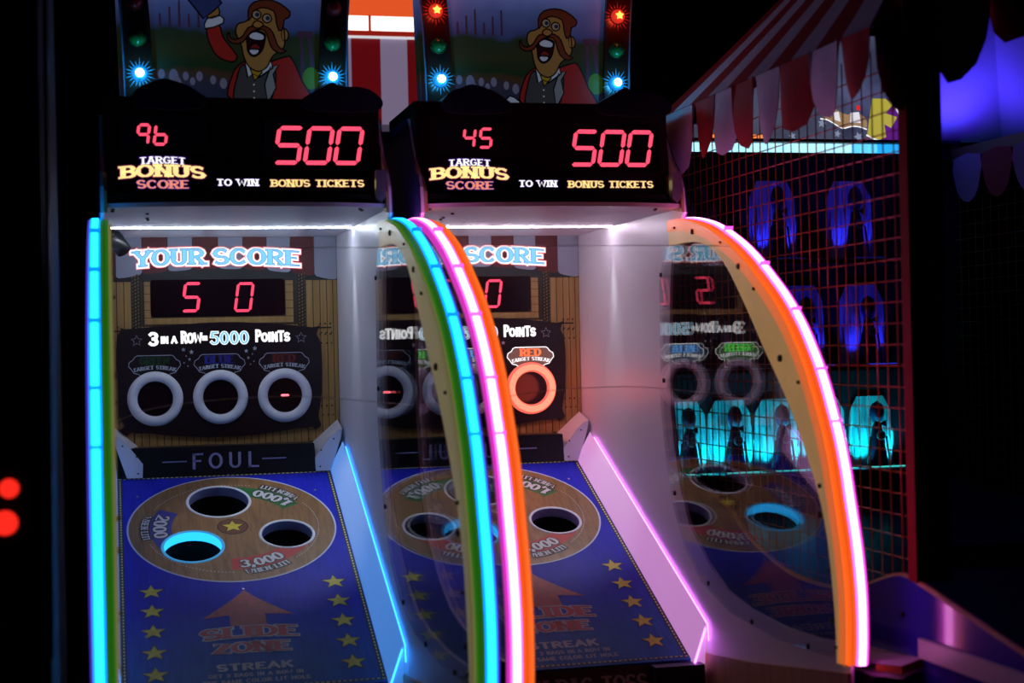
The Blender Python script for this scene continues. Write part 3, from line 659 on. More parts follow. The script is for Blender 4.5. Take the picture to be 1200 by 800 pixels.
    for q_ in ((-.335,2.185,-.09,2.288),(.07,2.135,.385,2.285)):
        m_ = MB(); m_.prism(rrect(*q_,.004), FM, 0, .001); m_.build('display_window', MATTE, marq)
    for ch,(x,wd) in zip(bonus, (((-.288,.030),(-.240,.032)) if px == 0 else ((-.236,.032),(-.186,.034)))):
        digit(ch, FM, x,2.207,wd,.055,.13,.0085, LED_PINK, marq, .0015)
    for x in (.101,.189,.277): digit('5' if x < .15 else '0', FM, x,2.157,.068,.101,.17,.0125, LED_PINK, marq, .0015)
    text_mb('TARGET', line_map(FM,-.217,2.149,bow=.004,halfw=.07), .018, .128, [(.0022,.0008),(-.0002,.0013)], tv=.26, th=.16).build('marquee_lettering', [DKV, E_WHITE], marq)
    text_mb('BONUS', line_map(FM,-.217,2.110,bow=.007,halfw=.12), .030, .235, [(.0028,.0010),(.0004,.0016)], tv=.26, th=.15).build('marquee_lettering', [DKR, emis('bonus fill',(1,.80,.30),1.1)], marq)
    text_mb('SCORE', line_map(FM,-.217,2.082), .021, .145, [(.0018,.0012),(0,.0017)], tv=.25, th=.14).build('marquee_lettering', [DKV, E_CORAL], marq)
    text_mb('TO WIN', line_map(FM,-.006,2.090), .017, .118, [(.0016,.0012),(.0003,.0016)], tv=.22, th=.15).build('marquee_lettering', [DKV, E_WHITE], marq)
    text_mb('BONUS TICKETS', line_map(FM,.226,2.088), .018, .272, [(.0016,.0012),(.0003,.0016)], tv=.22, th=.15).build('marquee_lettering', [DKR, E_YEL], marq)
    # dark swags lying over the top corners of the box
    cloth = textured('dark navy swag', (.003,.003,.012), (.008,.008,.03), nscale=20, rough=.9)
    for sx,(a,b) in ((-1,(-.30,-.09)),(1,(.18,.42))):
        top = [(a,2.335),(a+.02,2.365),(a+.06,2.382),(a+.09,2.392),(a+.125,2.384),(a+.16,2.372),(b-.02,2.352),(b,2.335)] if sx < 0 else [(a,2.335),(a+.03,2.357),(a+.06,2.374),(a+.09,2.390),(a+.12,2.378),(a+.17,2.378),(b-.03,2.366),(b,2.335)]
        m_ = MB(); m_.prism(smooth(top+[(b-.02,2.31),((a+b)/2,2.305),(a+.02,2.31)],3), fwall(-.99), -.12, .035); m_.build('corner_swag', cloth, marq)
    # --- topper sign
    FT = fwall(-.85)
    top = MB(); top.prism([(-.33,2.33),(.345,2.33),(.35,2.9),(-.345,2.9)], FT, -.06, 0)
    topper = top.build('topper_sign', BACKD, root)
    picture(topper, FT, px)
    for sx in (-1,1):
        x0 = -.272 if sx < 0 else .292; sl = -.03*sx*-1
        m_ = MB(); w2 = .039
        lean = .025*sx
        zs = [2.33,2.45,2.6,2.75,2.9]; cxs = [x0+lean*((z-2.33)/.57)**2*1.5 for z in zs]
        m_.prism([(c-w2,z) for c,z in zip(cxs,zs)]+[(c+w2,z) for c,z in list(zip(cxs,zs))[::-1]], FT, 0, .018); pst = m_.build('light_column', mat('dark lacquered column',(.035,.012,.008),.25), topper)
        m_ = MB(); e = 1 if sx > 0 else -1
        m_.ribbon([(c+e*(w2+.004),z) for c,z in zip(cxs,zs)], FT, .014, .007); m_.build('column_edge', mat('blue grey column edge',(.12,.20,.32),.3), pst)
        for li,(dz,kind) in enumerate(((2.431,'b'),(2.536,'g'),(2.642,'r'))):
            cx = x0+lean*((dz-2.33)/.57)**2*1.5
            lit = kind == 'b' or (kind == 'r' and px > 0)
            colr = {'b':(.05,.45,.9),'g':(.01,.20,.04),'r':(.30,.01,.01)}[kind]
            lm = mat('lens %s%d'%(kind,lit), colr, .12, {'b':(.02,.35,.95),'r':(1,.05,.02)}.get(kind,(0,.2,0)) if lit else None, .55)
            m_ = MB(); m_.lathe([(.0225,.018),(.0215,.026),(.016,.034),(.008,.038),(.0001,.039)], FT, 24, 0, cx, dz)
            le = m_.build('signal_lens', lm, pst, True)
            le['label'] = {'b':'blue','g':'green','r':'red'}[kind]+(' lit' if lit else ' unlit')+' dome lens'
            m_ = MB(); m_.lathe([(.0222,.020),(.025,.023),(.0255,.018)], FT, 24, 0, cx, dz); m_.build('lens_bezel', mat('lens bezel %s'%kind, tuple(c*.5+.02 for c in colr), .2), pst, True)
            if lit:
                hot = emis('hot blue bulb',(.55,.95,1),8) if kind == 'b' else emis('hot red bulb',(1,.32,.05),3)
                m_ = MB()
                if kind == 'b': m_.lathe([(.0125,.0385),(.011,.042),(.0001,.044)], FT, 16, 0, cx, dz)
                else: m_.flat([star(cx,dz,.0145,.6)], FT, .0405)
                m_.build('bulb', hot, le, True)
                lamp('lens_light','POINT',FT(cx,dz-.002,.07),.35 if kind=='b' else .15,(.05,.5,1) if kind=='b' else (1,.08,.03),root,shadow_soft_size=.01)
                # star-shaped glow around the bulb, painted as flat glowing spikes on the column
                m_ = MB()
                for k_ in range(20):
                    a = 2*PI*k_/20; r0,r1 = .0255,.040+.009*(k_%2)
                    m_.flat([[(cx+r0*math.cos(a-.07),dz+r0*math.sin(a-.07)),(cx+r1*math.cos(a),dz+r1*math.sin(a)),(cx+r0*math.cos(a+.07),dz+r0*math.sin(a+.07))]], FT, .0195)
                m_.build('lens_glow', emis('blue star glow',(.01,.28,.6),.7) if kind=='b' else emis('red star glow',(.5,.01,.01),.6), pst)
    return root

# ------------------------------------------------------------------ topper artwork (flat print)
def backdrop():
    m = mat('blurred fair backdrop', (.1,.1,.3), .5); nt = m.node_tree; N = nt.nodes; L = nt.links; b = N['Principled BSDF']
    tc = N.new('ShaderNodeTexCoord'); sp = N.new('ShaderNodeSeparateXYZ'); L.new(tc.outputs['Object'], sp.inputs[0])
    nz = N.new('ShaderNodeTexNoise'); nz.inputs['Scale'].default_value = 9; L.new(tc.outputs['Object'], nz.inputs[0])
    ad = N.new('ShaderNodeMath'); ad.operation = 'MULTIPLY_ADD'; ad.inputs[1].default_value = .06; L.new(nz.outputs[0], ad.inputs[0]); L.new(sp.outputs['Z'], ad.inputs[2])
    mr = N.new('ShaderNodeMapRange'); mr.inputs['From Min'].default_value = 2.38; mr.inputs['From Max'].default_value = 2.74; L.new(ad.outputs[0], mr.inputs['Value'])
    r = N.new('ShaderNodeValToRGB'); e = r.color_ramp.elements
    e[0].position = 0; e[0].color = (.02,.025,.06,1); e[1].position = 1; e[1].color = (.22,.30,.75,1)
    for p,c in ((.14,(.03,.03,.06)),(.24,(.06,.03,.015)),(.30,(.012,.03,.012)),(.44,(.03,.035,.012)),(.58,(.02,.035,.02)),(.64,(.05,.07,.22)),(.82,(.10,.15,.42))):
        k = e.new(p); k.color = (*c,1)
    L.new(mr.outputs[0], r.inputs[0]); L.new(r.outputs[0], b.inputs['Base Color']); L.new(r.outputs[0], b.inputs['Emission Color']); b.inputs['Emission Strength'].default_value = .20
    return m
BACKD = backdrop()
def pr(name, c, es=.27): return mat('backlit '+name, c, .5, c, es)
INK = mat('picture ink', (.002,.002,.003), .6)
def picture(topper, FT, px):
    dx = .0; 
    def shape(nm, pts, m, h, outline=True, k=3):
        pts = smooth(pts, k) if k else pts
        m_ = MB(); m_.flat([pts], FT, h)
        if outline: m_.ribbon(pts, FT, h+.0001, .0042, closed=True, mi=1)
        m_.build(nm, [m, INK], topper)
    skin = pr('skin', (.20,.105,.03)); hair = pr('auburn hair', (.085,.018,.008)); red = pr('red jacket', (.20,.012,.010)); grey = pr('grey waistcoat', (.035,.035,.04)); wht = pr('shirt white', (.34,.38,.50)); lap = pr('pale lapel', (.14,.15,.17))
    m_ = MB()                                              # blurred crowd, towers and tents of the fair
    for x,z,r in ((-.21,2.435,.010),(-.175,2.43,.014),(-.165,2.41,.012),(-.14,2.43,.009),(-.12,2.415,.008),(-.10,2.43,.010),(-.06,2.42,.009),(-.03,2.41,.011)): m_.flat([circ(x,z,r,10,ry=r*1.5)], FT, .0006)
    m_.build('picture_crowd', pr('pale crowd',(.07,.07,.12),.5), topper)
    m_ = MB()
    for i in range(6): m_.flat([[(-.215+i*.028,2.575),(-.207+i*.028,2.575),(-.209+i*.028,2.615+.02*(i%3)),(-.214+i*.028,2.615+.02*(i%3))]], FT, .0006)
    m_.flat([[(.20,2.42),(.215,2.42),(.208,2.56),(.200,2.56)]], FT, .0006); m_.flat([[(.235,2.42),(.248,2.42),(.232,2.56),(.222,2.56)]], FT, .0006); m_.flat([[(.19,2.555),(.245,2.555),(.238,2.572),(.195,2.572)]], FT, .0006)
    m_.build('picture_towers', pr('dim towers',(.045,.02,.045)), topper)
    m_ = MB(); m_.flat([circ(.232,2.43,.026,14,ry=.034)], FT, .0007); m_.build('picture_bush', pr('green bush',(.05,.12,.01)), topper)
    # showman: body
    shape('picture_jacket', [(.0,2.355),(-.005,2.43),(.03,2.475),(.085,2.47),(.150,2.492),(.175,2.488),(.205,2.42),(.222,2.355)], red, .0010)
    if px == 0:
        shape('picture_sleeve', [(-.003,2.475),(-.045,2.49),(-.068,2.53),(-.075,2.575),(-.040,2.585),(-.028,2.548),(.0,2.51),(.012,2.49)], red, .0012)
        shape('picture_cuff', [(-.080,2.572),(-.074,2.602),(-.034,2.612),(-.027,2.590)], wht, .0014, k=2)
        shape('picture_hand', [(-.070,2.604),(-.075,2.63),(-.045,2.642),(-.038,2.615)], skin, .0015)
        shape('picture_bean_bag', [(-.135,2.665),(-.085,2.602),(-.055,2.625),(-.030,2.650),(-.065,2.70),(-.13,2.70)], pr('navy bag',(.02,.03,.12)), .0017, k=1)
    else:
        shape('picture_cuff', [(-.070,2.355),(-.050,2.388),(-.020,2.372),(-.012,2.352)], wht, .0012, k=2)
        shape('picture_hand', [(-.10,2.352),(-.085,2.368),(-.062,2.368),(-.06,2.352)], skin, .0012)
    shape('picture_waistcoat', [(.005,2.355),(.008,2.42),(.030,2.468),(.075,2.43),(.118,2.465),(.125,2.42),(.10,2.355)], grey, .0016)
    shape('picture_lapel', [(.100,2.355),(.126,2.40),(.118,2.44),(.135,2.468),(.110,2.462),(.092,2.41)], lap, .0018, k=1)
    shape('picture_shirt', [(.034,2.482),(.042,2.43),(.058,2.44),(.078,2.432),(.118,2.46),(.110,2.485)], wht, .0019, k=1)
    shape('picture_tie', [(.050,2.455),(.062,2.42),(.085,2.445),(.08,2.465)], pr('mustard tie',(.24,.15,.01)), .0020, k=1)
    # head
    shape('picture_head', [(.045,2.600),(.016,2.588),(.010,2.560),(.024,2.53),(.032,2.49),(.048,2.460),(.075,2.448),(.10,2.462),(.118,2.495),(.150,2.520),(.155,2.55),(.150,2.59),(.135,2.63),(.10,2.645),(.062,2.635)], skin, .0022)
    shape('picture_ear', [(.148,2.545),(.162,2.545),(.166,2.565),(.156,2.578),(.146,2.572)], skin, .0021)
    shape('picture_hair', [(.050,2.60),(.048,2.632),(.066,2.656),(.105,2.664),(.140,2.655),(.172,2.630),(.168,2.612),(.155,2.606),(.150,2.580),(.138,2.572),(.130,2.60),(.124,2.630),(.090,2.640),(.066,2.628)], hair, .0024, k=2)
    shape('picture_mouth', [(.042,2.558),(.064,2.571),(.094,2.563),(.096,2.545),(.086,2.510),(.062,2.492),(.045,2.505),(.042,2.53)], pr('dark mouth',(.012,.002,.003)), .0026)
    shape('picture_teeth', [(.048,2.556),(.066,2.567),(.092,2.558),(.091,2.543),(.070,2.541),(.052,2.546)], wht, .0028)
    shape('picture_teeth', [(.048,2.512),(.062,2.516),(.078,2.512),(.073,2.501),(.060,2.496),(.050,2.503)], wht, .0028)
    shape('picture_tongue', [(.050,2.520),(.066,2.532),(.082,2.520),(.076,2.514),(.056,2.514)], pr('tongue red',(.12,.01,.01)), .0027)
    shape('picture_moustache', [(.068,2.585),(.045,2.577),(.030,2.553),(.008,2.541),(-.008,2.548),(-.010,2.562),(-.016,2.555),(-.012,2.538),(.006,2.529),(.030,2.535),(.050,2.560),(.072,2.573),(.096,2.570),(.106,2.545),(.116,2.518),(.140,2.503),(.158,2.512),(.146,2.516),(.132,2.530),(.120,2.565),(.100,2.583)], hair, .0032, k=2)
    shape('picture_nose', [(.060,2.590),(.074,2.600),(.092,2.590),(.080,2.578),(.066,2.579)], skin, .0034)
    for ex,ez in ((.072,2.618),(.103,2.608)):
        shape('picture_eye', circ(ex,ez,.0135,12), pr('eye white',(.22,.18,.14)), .0030, k=0)
        m_ = MB(); m_.flat([circ(ex+.002,ez,.0068,10)], FT, .0036); m_.build('picture_pupil', pr('dark blue eye',(.01,.015,.05)), topper)
    m_ = MB()
    for i in range(3): m_.flat([circ(.060,2.408-.020*i,.0028,8)], FT, .0022)
    m_.build('picture_buttons', pr('button',(.4,.4,.4)), topper)

m1 = cabinet(0, (0,.055,.34), (.004,.15,.40), (.02,.14,.006), .8, (.006,.07,.30), (.50,.40,.18),
    'left bean bag toss game with cyan light arches, showing 96 and 500', '96', (False,)*3, True, (False,)*3)
m2 = cabinet(.9, (.46,.028,.33), (.55,.16,.46), (1,.12,.01), .95, (.24,.045,.32), (.62,.36,.12),
    'right bean bag toss game with pink and orange light arches, showing 45 and 500', '45', (False,False,True), False, (True,True,True))

# thin cords strung across the bays
for px, a in ((0,'left game'),(.9,'right game')):
    for nm, zs, lab in ((0,[(XL+.02,1.873),(.2,1.872),(XR-.02,1.869)],'upper straight thin cord'),(1,[(XL+.02,1.440),(-.27,1.470),(-.107,1.487),(.09,1.490),(.264,1.473),(XR-.02,1.458)],'lower bowed thin cord')):
        pts = smooth(zs,6,False); m_ = MB(); m_.tube([(px+x,-1.55,z) for x,z in pts], .0010, 6)
        tag(m_.build('cord', mat('grey cord',(.75,.72,.8),.5)), f'{lab} strung across the {a} between its side windows', 'cord')

# ================================================================== third game: caged target booth on the right
XB = 1.45
booth = thing('target_booth', 'caged clown target booth with red corner post and glossy blue side panel, at right', 'carnival booth', (XB,-1.2,0))
BL = (XB,-1.2,0)
def bp(mb, nm, m, parent=booth, smooth_=False):
    mb.v = [tuple(Vector(v)-Vector(BL)) for v in mb.v]
    o = mb.build(nm, m, None, smooth_); o.parent = parent; return o
MESHW = mat('red lit wire', (.42,.08,.010), .35, metal=.2)  # red light on the mesh, put into the wire colour
side = [(-.30,.3),(-.30,1.18),(-.774,1.166),(-1.067,1.095),(-1.263,1.013),(-1.506,.957),(-1.727,.948),(-1.929,.969),(-2.071,1.01),(-2.181,1.036),(-2.283,1.022),(-2.473,.985),(-2.75,.93),(-2.75,.3)]
sidef = lambda a,b,h=0: Vector((XB-h,a,b))
m_ = MB(); m_.prism([side[0],side[1]]+smooth(side[2:-1],3,False)+[side[-1]], sidef, -.02, 0); m_.f = [tuple(reversed(f)) for f in m_.f]
pan = bp(m_, 'side_panel', mat('glossy blue panel',(.035,.02,.42),.16,coat=.3))
m_ = MB(); e_ = smooth(side[2:-1],3,False); m_.tube([sidef(a,b,-.010) for a,b in e_], .009, 6); bp(m_, 'panel_edge_trim', PLY)
m_ = MB(); m_.lathe([(.008,0),(.007,.005),(.0001,.006)], sidef, 10, 0, -2.19, .945); bp(m_, 'panel_bolt', BOLT)
m_ = MB(); m_.poly([(1.366,-1.9,.83),(1.366,-2.19,.836),(1.40,-2.27,.84),(1.449,-2.28,.858),(1.449,-1.9,.83)][::-1]); m_.poly([(1.366,-1.9,.80),(1.366,-2.19,.806),(1.40,-2.27,.81),(1.449,-2.28,.828),(1.449,-1.9,.80)])
m_.mesh([(1.366,-2.21,.836),(1.40,-2.272,.84),(1.449,-2.282,.858),(1.366,-2.21,.820),(1.40,-2.272,.822),(1.449,-2.282,.836)],[(0,3,4,1),(1,4,5,2)],1)
m_.box((1.37,-2.19,.2),(1.448,-1.9,.799),2)
bp(m_, 'ledge', [mat('pale ledge',(.45,.38,.45),.4), mat('orange red edge',(.6,.1,.03),.4), MATTE])
m_ = MB(); m_.box((XB-.012,-2.95,.86),(XB+.02,-2.2825,.905)); bp(m_, 'base_flange', mat('pale flange',(.6,.6,.62),.35))
# wires, each its own part
def near_z0(y):
    for (a,b),(c,d) in zip(side[1:-1],side[2:]):
        if c <= y <= a: return b+(d-b)*(y-a)/(c-a) if a != c else b
    return 1.0
yw = -.36; k = 0
while yw > -2.24:
    m_ = MB(); m_.tube([(XB+.01,yw,near_z0(yw)-.02),(XB+.01,yw,2.31)], .0019, 5); bp(m_, 'wire', MESHW); yw -= .0535
for i in range(27):
    z = .975+i*.0512
    if z > 2.30: break
    ys = [y for y in [-.3-.02*j for j in range(98)] if near_z0(y) < z+.01]
    if not ys: continue
    # contiguous runs
    run = [ys[0]]
    for y in ys[1:]+[99]:
        if abs(y-run[-1]) > .03:
            if len(run) > 2: m_ = MB(); m_.tube([(XB+.013,run[0],z),(XB+.013,run[-1],z)], .0019, 5); bp(m_, 'wire', MESHW)
            run = [y]
        else: run.append(y)
# posts and frame
POSTM = mat('dark red post', (.24,.012,.006), .75, spec=.15)
m_ = MB(); m_.box((XB,-2.262,1.03),(XB+.092,-2.222,3.0)); post = bp(m_, 'corner_post', POSTM)
m_ = MB(); m_.prism(rrect(1.487,1.430,1.533,1.790,.012), fwall(-2.262), 0, .004); pl = bp(m_, 'post_plaque', mat('grey blue plaque',(.05,.07,.08),.5), booth)
m_ = MB()
for z in (1.745,1.69,1.635,1.58): m_.ribbon(circ(1.510,z,.013,12,ry=.018), fwall(-2.262), .0045, .005, closed=True)
bp(m_, 'plaque_mark', mat('plaque mark',(.02,.03,.035),.5), booth)
m_ = MB(); m_.box((XB,-.30,.3),(2.72,-.27,2.42)); bp(m_, 'back_wall', mat('dark booth back',(.006,.006,.018),.6))
m_ = MB(); m_.box((2.70,-2.25,.3),(2.72,-.3,1.05)); bp(m_, 'right_side_panel', mat('dark blue side',(.008,.008,.05),.4))
m_ = MB(); m_.box((2.70,-2.262,.3),(2.79,-2.17,2.4)); bp(m_, 'right_post', POSTM)
m_ = MB()
for i in range(36): m_.tube([(2.70,-.33-.053*i,1.05),(2.70,-.33-.053*i,2.26)], .0018, 4, caps=False)
for i in range(24): m_.tube([(2.697,-.3,1.05+.051*i),(2.697,-2.2,1.05+.051*i)], .0018, 4, caps=False)
o = bp(m_, 'far_wire_mesh', mat('dull brass wire',(.10,.07,.02),.4)); o['kind'] = 'stuff'
m_ = MB(); m_.box((2.66,-2.2,2.255),(2.72,-.34,2.30)); bp(m_, 'side_beam', mat('brown beam',(.12,.07,.035),.5))
for i in range(5):
    y0 = -.38-.2*i; m_ = MB(); pts = [(y0,2.26),(y0-.005,2.17),(y0-.04,2.115),(y0-.09,2.095),(y0-.14,2.115),(y0-.175,2.17),(y0-.18,2.26)]
    m_.prism(smooth(pts,2), lambda a,b,h: Vector((2.655-h,a,b)), 0, .004); bp(m_, 'inner_scallop', mat('pale violet cloth',(.25,.2,.4),.8) if i%2==0 else mat('dark red cloth',(.25,.02,.03),.8))
# sloping inner playfield
m_ = MB(); m_.mesh([(XB+.02,-.3,1.08),(2.69,-.3,1.08),(2.69,-2.1,.72),(XB+.02,-2.1,.72)],[(3,2,1,0)]); bp(m_, 'inner_playfield', mat('dark glossy deck',(.008,.02,.05),.3))
m_ = MB(); m_.prism([(2.05,.82),(2.69,.82),(2.69,.96),(2.05,.96)], fwall(-1.2), 0, .01); rb = bp(m_, 'inner_board', mat('near black board',(.004,.004,.010),.5))
t_ = text_mb('RED LIT', line_map(fwall(-1.212), 2.235, .872, slope=.06), .042, .19, [(0,0)], tv=.2, th=.2, serif=False, gap=.2); bp(t_, 'board_lettering', mat('dim red lettering',(.05,.015,.02),.5))
t_ = text_mb('ONLY', line_map(fwall(-1.212), 2.41, .882, slope=.06), .042, .12, [(0,0)], tv=.2, th=.2, serif=False, gap=.2); bp(t_, 'board_lettering', MATS['dim red lettering'])
# header light bar and lit sign over the targets
n = 28
for i in range(n):
    a = 1.55+(2.50-1.55)*i/n; b = a+(2.50-1.55)/n-.004
    c = (.35,.85,1) if i < n*.72 else (.02,.42,.95)
    m_ = MB(); m_.box((a,-.345,2.288),(b,-.32,2.318)); bp(m_, 'header_light', emis('header light pale',(.42,.85,1),1.3) if i < 21 else (emis('header light mid',(.12,.62,1),1.2) if i < 24 else emis('header light blue',(.02,.40,.95),1.1)))
m_ = MB(); m_.box((1.5,-.35,2.322),(2.70,-.30,2.334)); m_.box((1.5,-.35,2.262),(2.70,-.30,2.284)); bp(m_, 'header_frame', BLACK)
FS = fwall(-.31)
m_ = MB(); m_.prism([(1.50,2.335),(2.5,2.335),(2.5,2.72),(2.15,2.72),(1.75,2.40),(1.50,2.36)], FS, 0, .004); sgn = bp(m_, 'lit_sign', textured('dim star sky', (.03,.035,.06), (.09,.10,.16), nscale=7, rough=.5, emit=.9))
def sp_(pts, m, h, k=2, outline=0):
    m_ = MB(); pts = smooth(pts,k) if k else pts; m_.flat([pts], FS, h)
    if outline: m_.ribbon(pts, FS, h+.0003, outline, closed=True, mi=1)
    bp(m_, 'sign_picture', [m, E_WHITE])
def q2(u, v): return (1.724+(u-831)*(2.492-1.724)/228.0, 2.305-(v-173)/228.0*(2.492-1.724)*1.0+ (u-831)*.0)
yfl = emis('flame yellow',(.42,.36,.03),1); purp = emis('flame purple',(.10,.01,.16),1)
sp_([q2(*p) for p in ((1020,120),(1032,118),(1060,118),(1060,165),(1034,164),(1014,160))], purp, .0045, 1)
sp_([q2(*p) for p in ((1020,118),(1036,118),(1045,124),(1036,134),(1050,138),(1042,150),(1034,146),(1036,160),(1028,163),(1013,159))], yfl, .005, 1, .0)
m_ = MB(); m_.ribbon([q2(1012,158),q2(1020,162),q2(1028,164)], FS, .006, .005); bp(m_, 'sign_line', E_WHITE)
tan = emis('sign tan',(.32,.20,.09),1); cream = emis('sign cream',(.75,.72,.75),1)
sp_([q2(*p) for p in ((961,128),(966,118),(974,119),(976,130),(990,136),(1002,134),(1012,140),(1013,150),(1003,148),(992,149),(984,151),(972,143),(962,140))], tan, .005, 2)
sp_([q2(*p) for p in ((963,129),(969,123),(972,131),(967,136))], cream, .0056, 1); sp_([q2(*p) for p in ((994,134),(1004,133),(1006,145),(993,145))], cream, .0056, 1); sp_([q2(*p) for p in ((973,134),(980,133),(982,144),(975,142))], cream, .0056, 1)
sp_([q2(*p) for p in ((1001,126),(1005,126),(1006,131),(1001,131))], emis('sign red',(.7,.02,.01),1), .0056, 1)
m_ = MB(); m_.ribbon(smooth([q2(*p) for p in ((958,141),(966,142),(974,146),(984,151),(994,149),(1003,149),(1013,152))],3,False), FS, .006, .004); bp(m_, 'sign_line', E_WHITE)
m_ = MB()
for u,v,r in ((932,140,.030),(960,146,.018),(1003,160,.020),(978,157,.015),(925,160,.015)): m_.flat([star(*q2(u,v),r,.45,rot=random.random())], FS, .0048)
bp(m_, 'sign_stars', emis('pale star',(.22,.26,.36),1))
m_ = MB(); m_.poly([FS(*q2(*p),.006) for p in ((1035,104),(1060,145),(1060,148),(1033,107))][::-1]); bp(m_, 'sign_line', E_WHITE)
m_ = MB()
for q in (((1040,98),(1046,96),(1062,122),(1062,134)),((1048,90),(1060,84),(1062,105),(1060,108))): m_.poly([FS(*q2(*p),.007) for p in q]); 
m_.f = [tuple(reversed(f)) for f in m_.f]
bp(m_, 'sign_beam', emis('blue beam',(.03,.25,.9),1))
m_ = MB()
for a,b in ((1.73,1.775),(1.86,1.90),(1.907,1.925)): m_.prism([(a,2.337),(b,2.337),(b,2.352),(a,2.352)], FS, .005, .007)
bp(m_, 'orange_lamp', emis('orange lamps',(1,.25,.05),1.2))

# shelves and clown dolls
CY = (.0,.75,.85); BLU = (.02,.03,1.0)
dark_body = mat('dark doll cloth', (.02,.012,.06), .6); furM = mat('white doll fur', (.75,.85,.9), .9)
badge = mat('doll badge', (.25,.35,.4), .4)
def doll(x, z, h, label, group, fur, bright):
    t = thing('clown_doll', label, 'target doll', (x,-.36,z), group)
    m_ = MB(); fz = lambda a,b,hh=0: Vector((a,b,hh))
    m_.lathe([(.0001,0),(.036,.0),(.034,.03),(.024,h*.45),(.016,h*.62),(.008,h*.68)], fz, 14); m_.build('body', dark_body, t, True)
    m_ = MB(); m_.lathe([(.0001,h*.66),(.016,h*.68),(.026,h*.78),(.026,h*.86),(.018,h*.95),(.0001,h)], fz, 14); m_.build('head', mat('doll head',(.06,.02,.12),.5), t, True)
    m_ = MB(); m_.prism([(-.022,h*.60),(-.022,h*.70),(0,h*.655),(.022,h*.70),(.022,h*.60),(0,h*.645)], fwall(-.022), 0, .006); m_.build('bow_tie', P_BLACK, t)
    m_ = MB(); m_.lathe([(.0001,.004),(.016,.004),(.018,0)], lambda a,b,hh: Vector((a,-.030-hh,b)), 14, 0, 0, h*.47); b_ = m_.build('badge', badge, t)
    text_mb('10', line_map(lambda a,b,hh: Vector((a,-.0355,b)),0,h*.47-.008), .016, .018, [(0,0)], tv=.2, th=.2, serif=False).build('badge_number', P_BLACK, t)
    if fur:
        m_ = MB()
        for i in range(120):
            a = random.uniform(-.07,.07); hh = h*random.uniform(.55,.95)*(1-.25*abs(a)/.075); w_ = .003
            a2 = a*1.1+random.uniform(-.012,.012); y = .045+random.uniform(-.008,.008)
            m_.poly([(a-w_,y,0),(a+w_,y,0),(a2+w_*.5,y-.004,hh*.6),(a2+random.uniform(-.008,.008),y,hh)])
        f_ = m_.build('fur', furM, t); f_['kind'] = 'stuff'
    for e in (-1,1):
        m_ = MB(); m_.tube([(.045*e,-.01,.004),(.03*e,-.012,h*.45)], .004, 5); m_.build('leg', P_BLACK, t)
    return t
ALC = textured('pale fluffy alcove', (.25,.28,.32), (.85,.9,.95), (60,1,3), .8, nscale=1.5, detail=5)
def alcove(x, z, w_, h_):
    m_ = MB(); m_.prism([(x-w_/2,z),(x+w_/2,z),(x+w_/2*.92,z+h_*.8),(x+w_/2*.6,z+h_),(x-w_/2*.6,z+h_),(x-w_/2*.92,z+h_*.8)], fwall(-.301), 0, .006); bp(m_, 'alcove_panel', ALC)
def shelf(z, x0, x1, col, lab):
    m_ = MB(); m_.box((x0,-.50,z-.018),(x1,-.302,z)); s_ = bp(m_, 'target_shelf', BLACK)
    m_ = MB(); m_.box((x0,-.502,z-.006),(x1,-.501,z-.002)); bp(m_, 'shelf_lip', mat('shelf lip',(.3,.4,.5),.2))
X3 = [(1.600,'leftmost'),(1.774,'second from left'),(1.955,'third from left'),(2.141,'fourth from left, behind the arch'),(2.327,'rightmost')]
shelf(1.146,1.47,2.42,CY,''); shelf(1.515,1.47,2.42,BLU,''); shelf(1.895,1.47,2.42,BLU,'')
for x,l in X3: doll(x,1.146,.235,f'cyan-lit furry clown doll on the lowest booth shelf, {l}','dolls on the lowest shelf',True,1)
for x,l in ((1.70,'hidden partly by the side window, left'),(2.06,'just right of the orange arch'),(2.302,'right of the pair')): doll(x,1.515,.25,f'blue-lit clown doll on the middle booth shelf, {l}','dolls on the middle shelf',True,1)
for x,l in ((1.66,'at the left end'),(1.958,'in the middle'),(2.261,'at the right end')): doll(x,1.895,.27,f'blue-lit clown doll on the top booth shelf, {l}','dolls on the top shelf',True,1)
for x,_ in X3:
    alcove(x,1.147,.176,.25)
    for d in (-.055,.055): lamp('shelf_uplight','SPOT',(x+d,-.375,1.150),3.2,(0,.62,.80),None,(math.radians(180-24),0,0),spot_size=math.radians(100),spot_blend=.9,shadow_soft_size=.015)
    m_ = MB(); m_.box((x-.07,-.455,1.1465),(x+.06,-.447,1.150)); bp(m_, 'shelf_led', emis('cyan shelf led',(.05,.65,.6),1.0))
for x,z in ((2.06,1.515),(2.302,1.515),(1.958,1.895),(2.261,1.895)):
    alcove(x,z+.001,.19,.29)
    for d in (-.05,.045): lamp('shelf_uplight','SPOT',(x+d,-.365,z+.003),1.8,(.02,.025,1),None,(math.radians(180-14),0,0),spot_size=math.radians(64),spot_blend=.9,shadow_soft_size=.01)
    m_ = MB(); m_.box((x-.05,-.455,z+.0005),(x+.06,-.449,z+.003)); bp(m_, 'shelf_led', emis('blue shelf led',(.02,.04,.7),1.0))
# blue light washing the inside of the booth roof
lamp('roof_wash','AREA',(2.58,-.55,2.33),1.7,(.10,.06,1),None,(math.radians(180),0,0),size=.25)

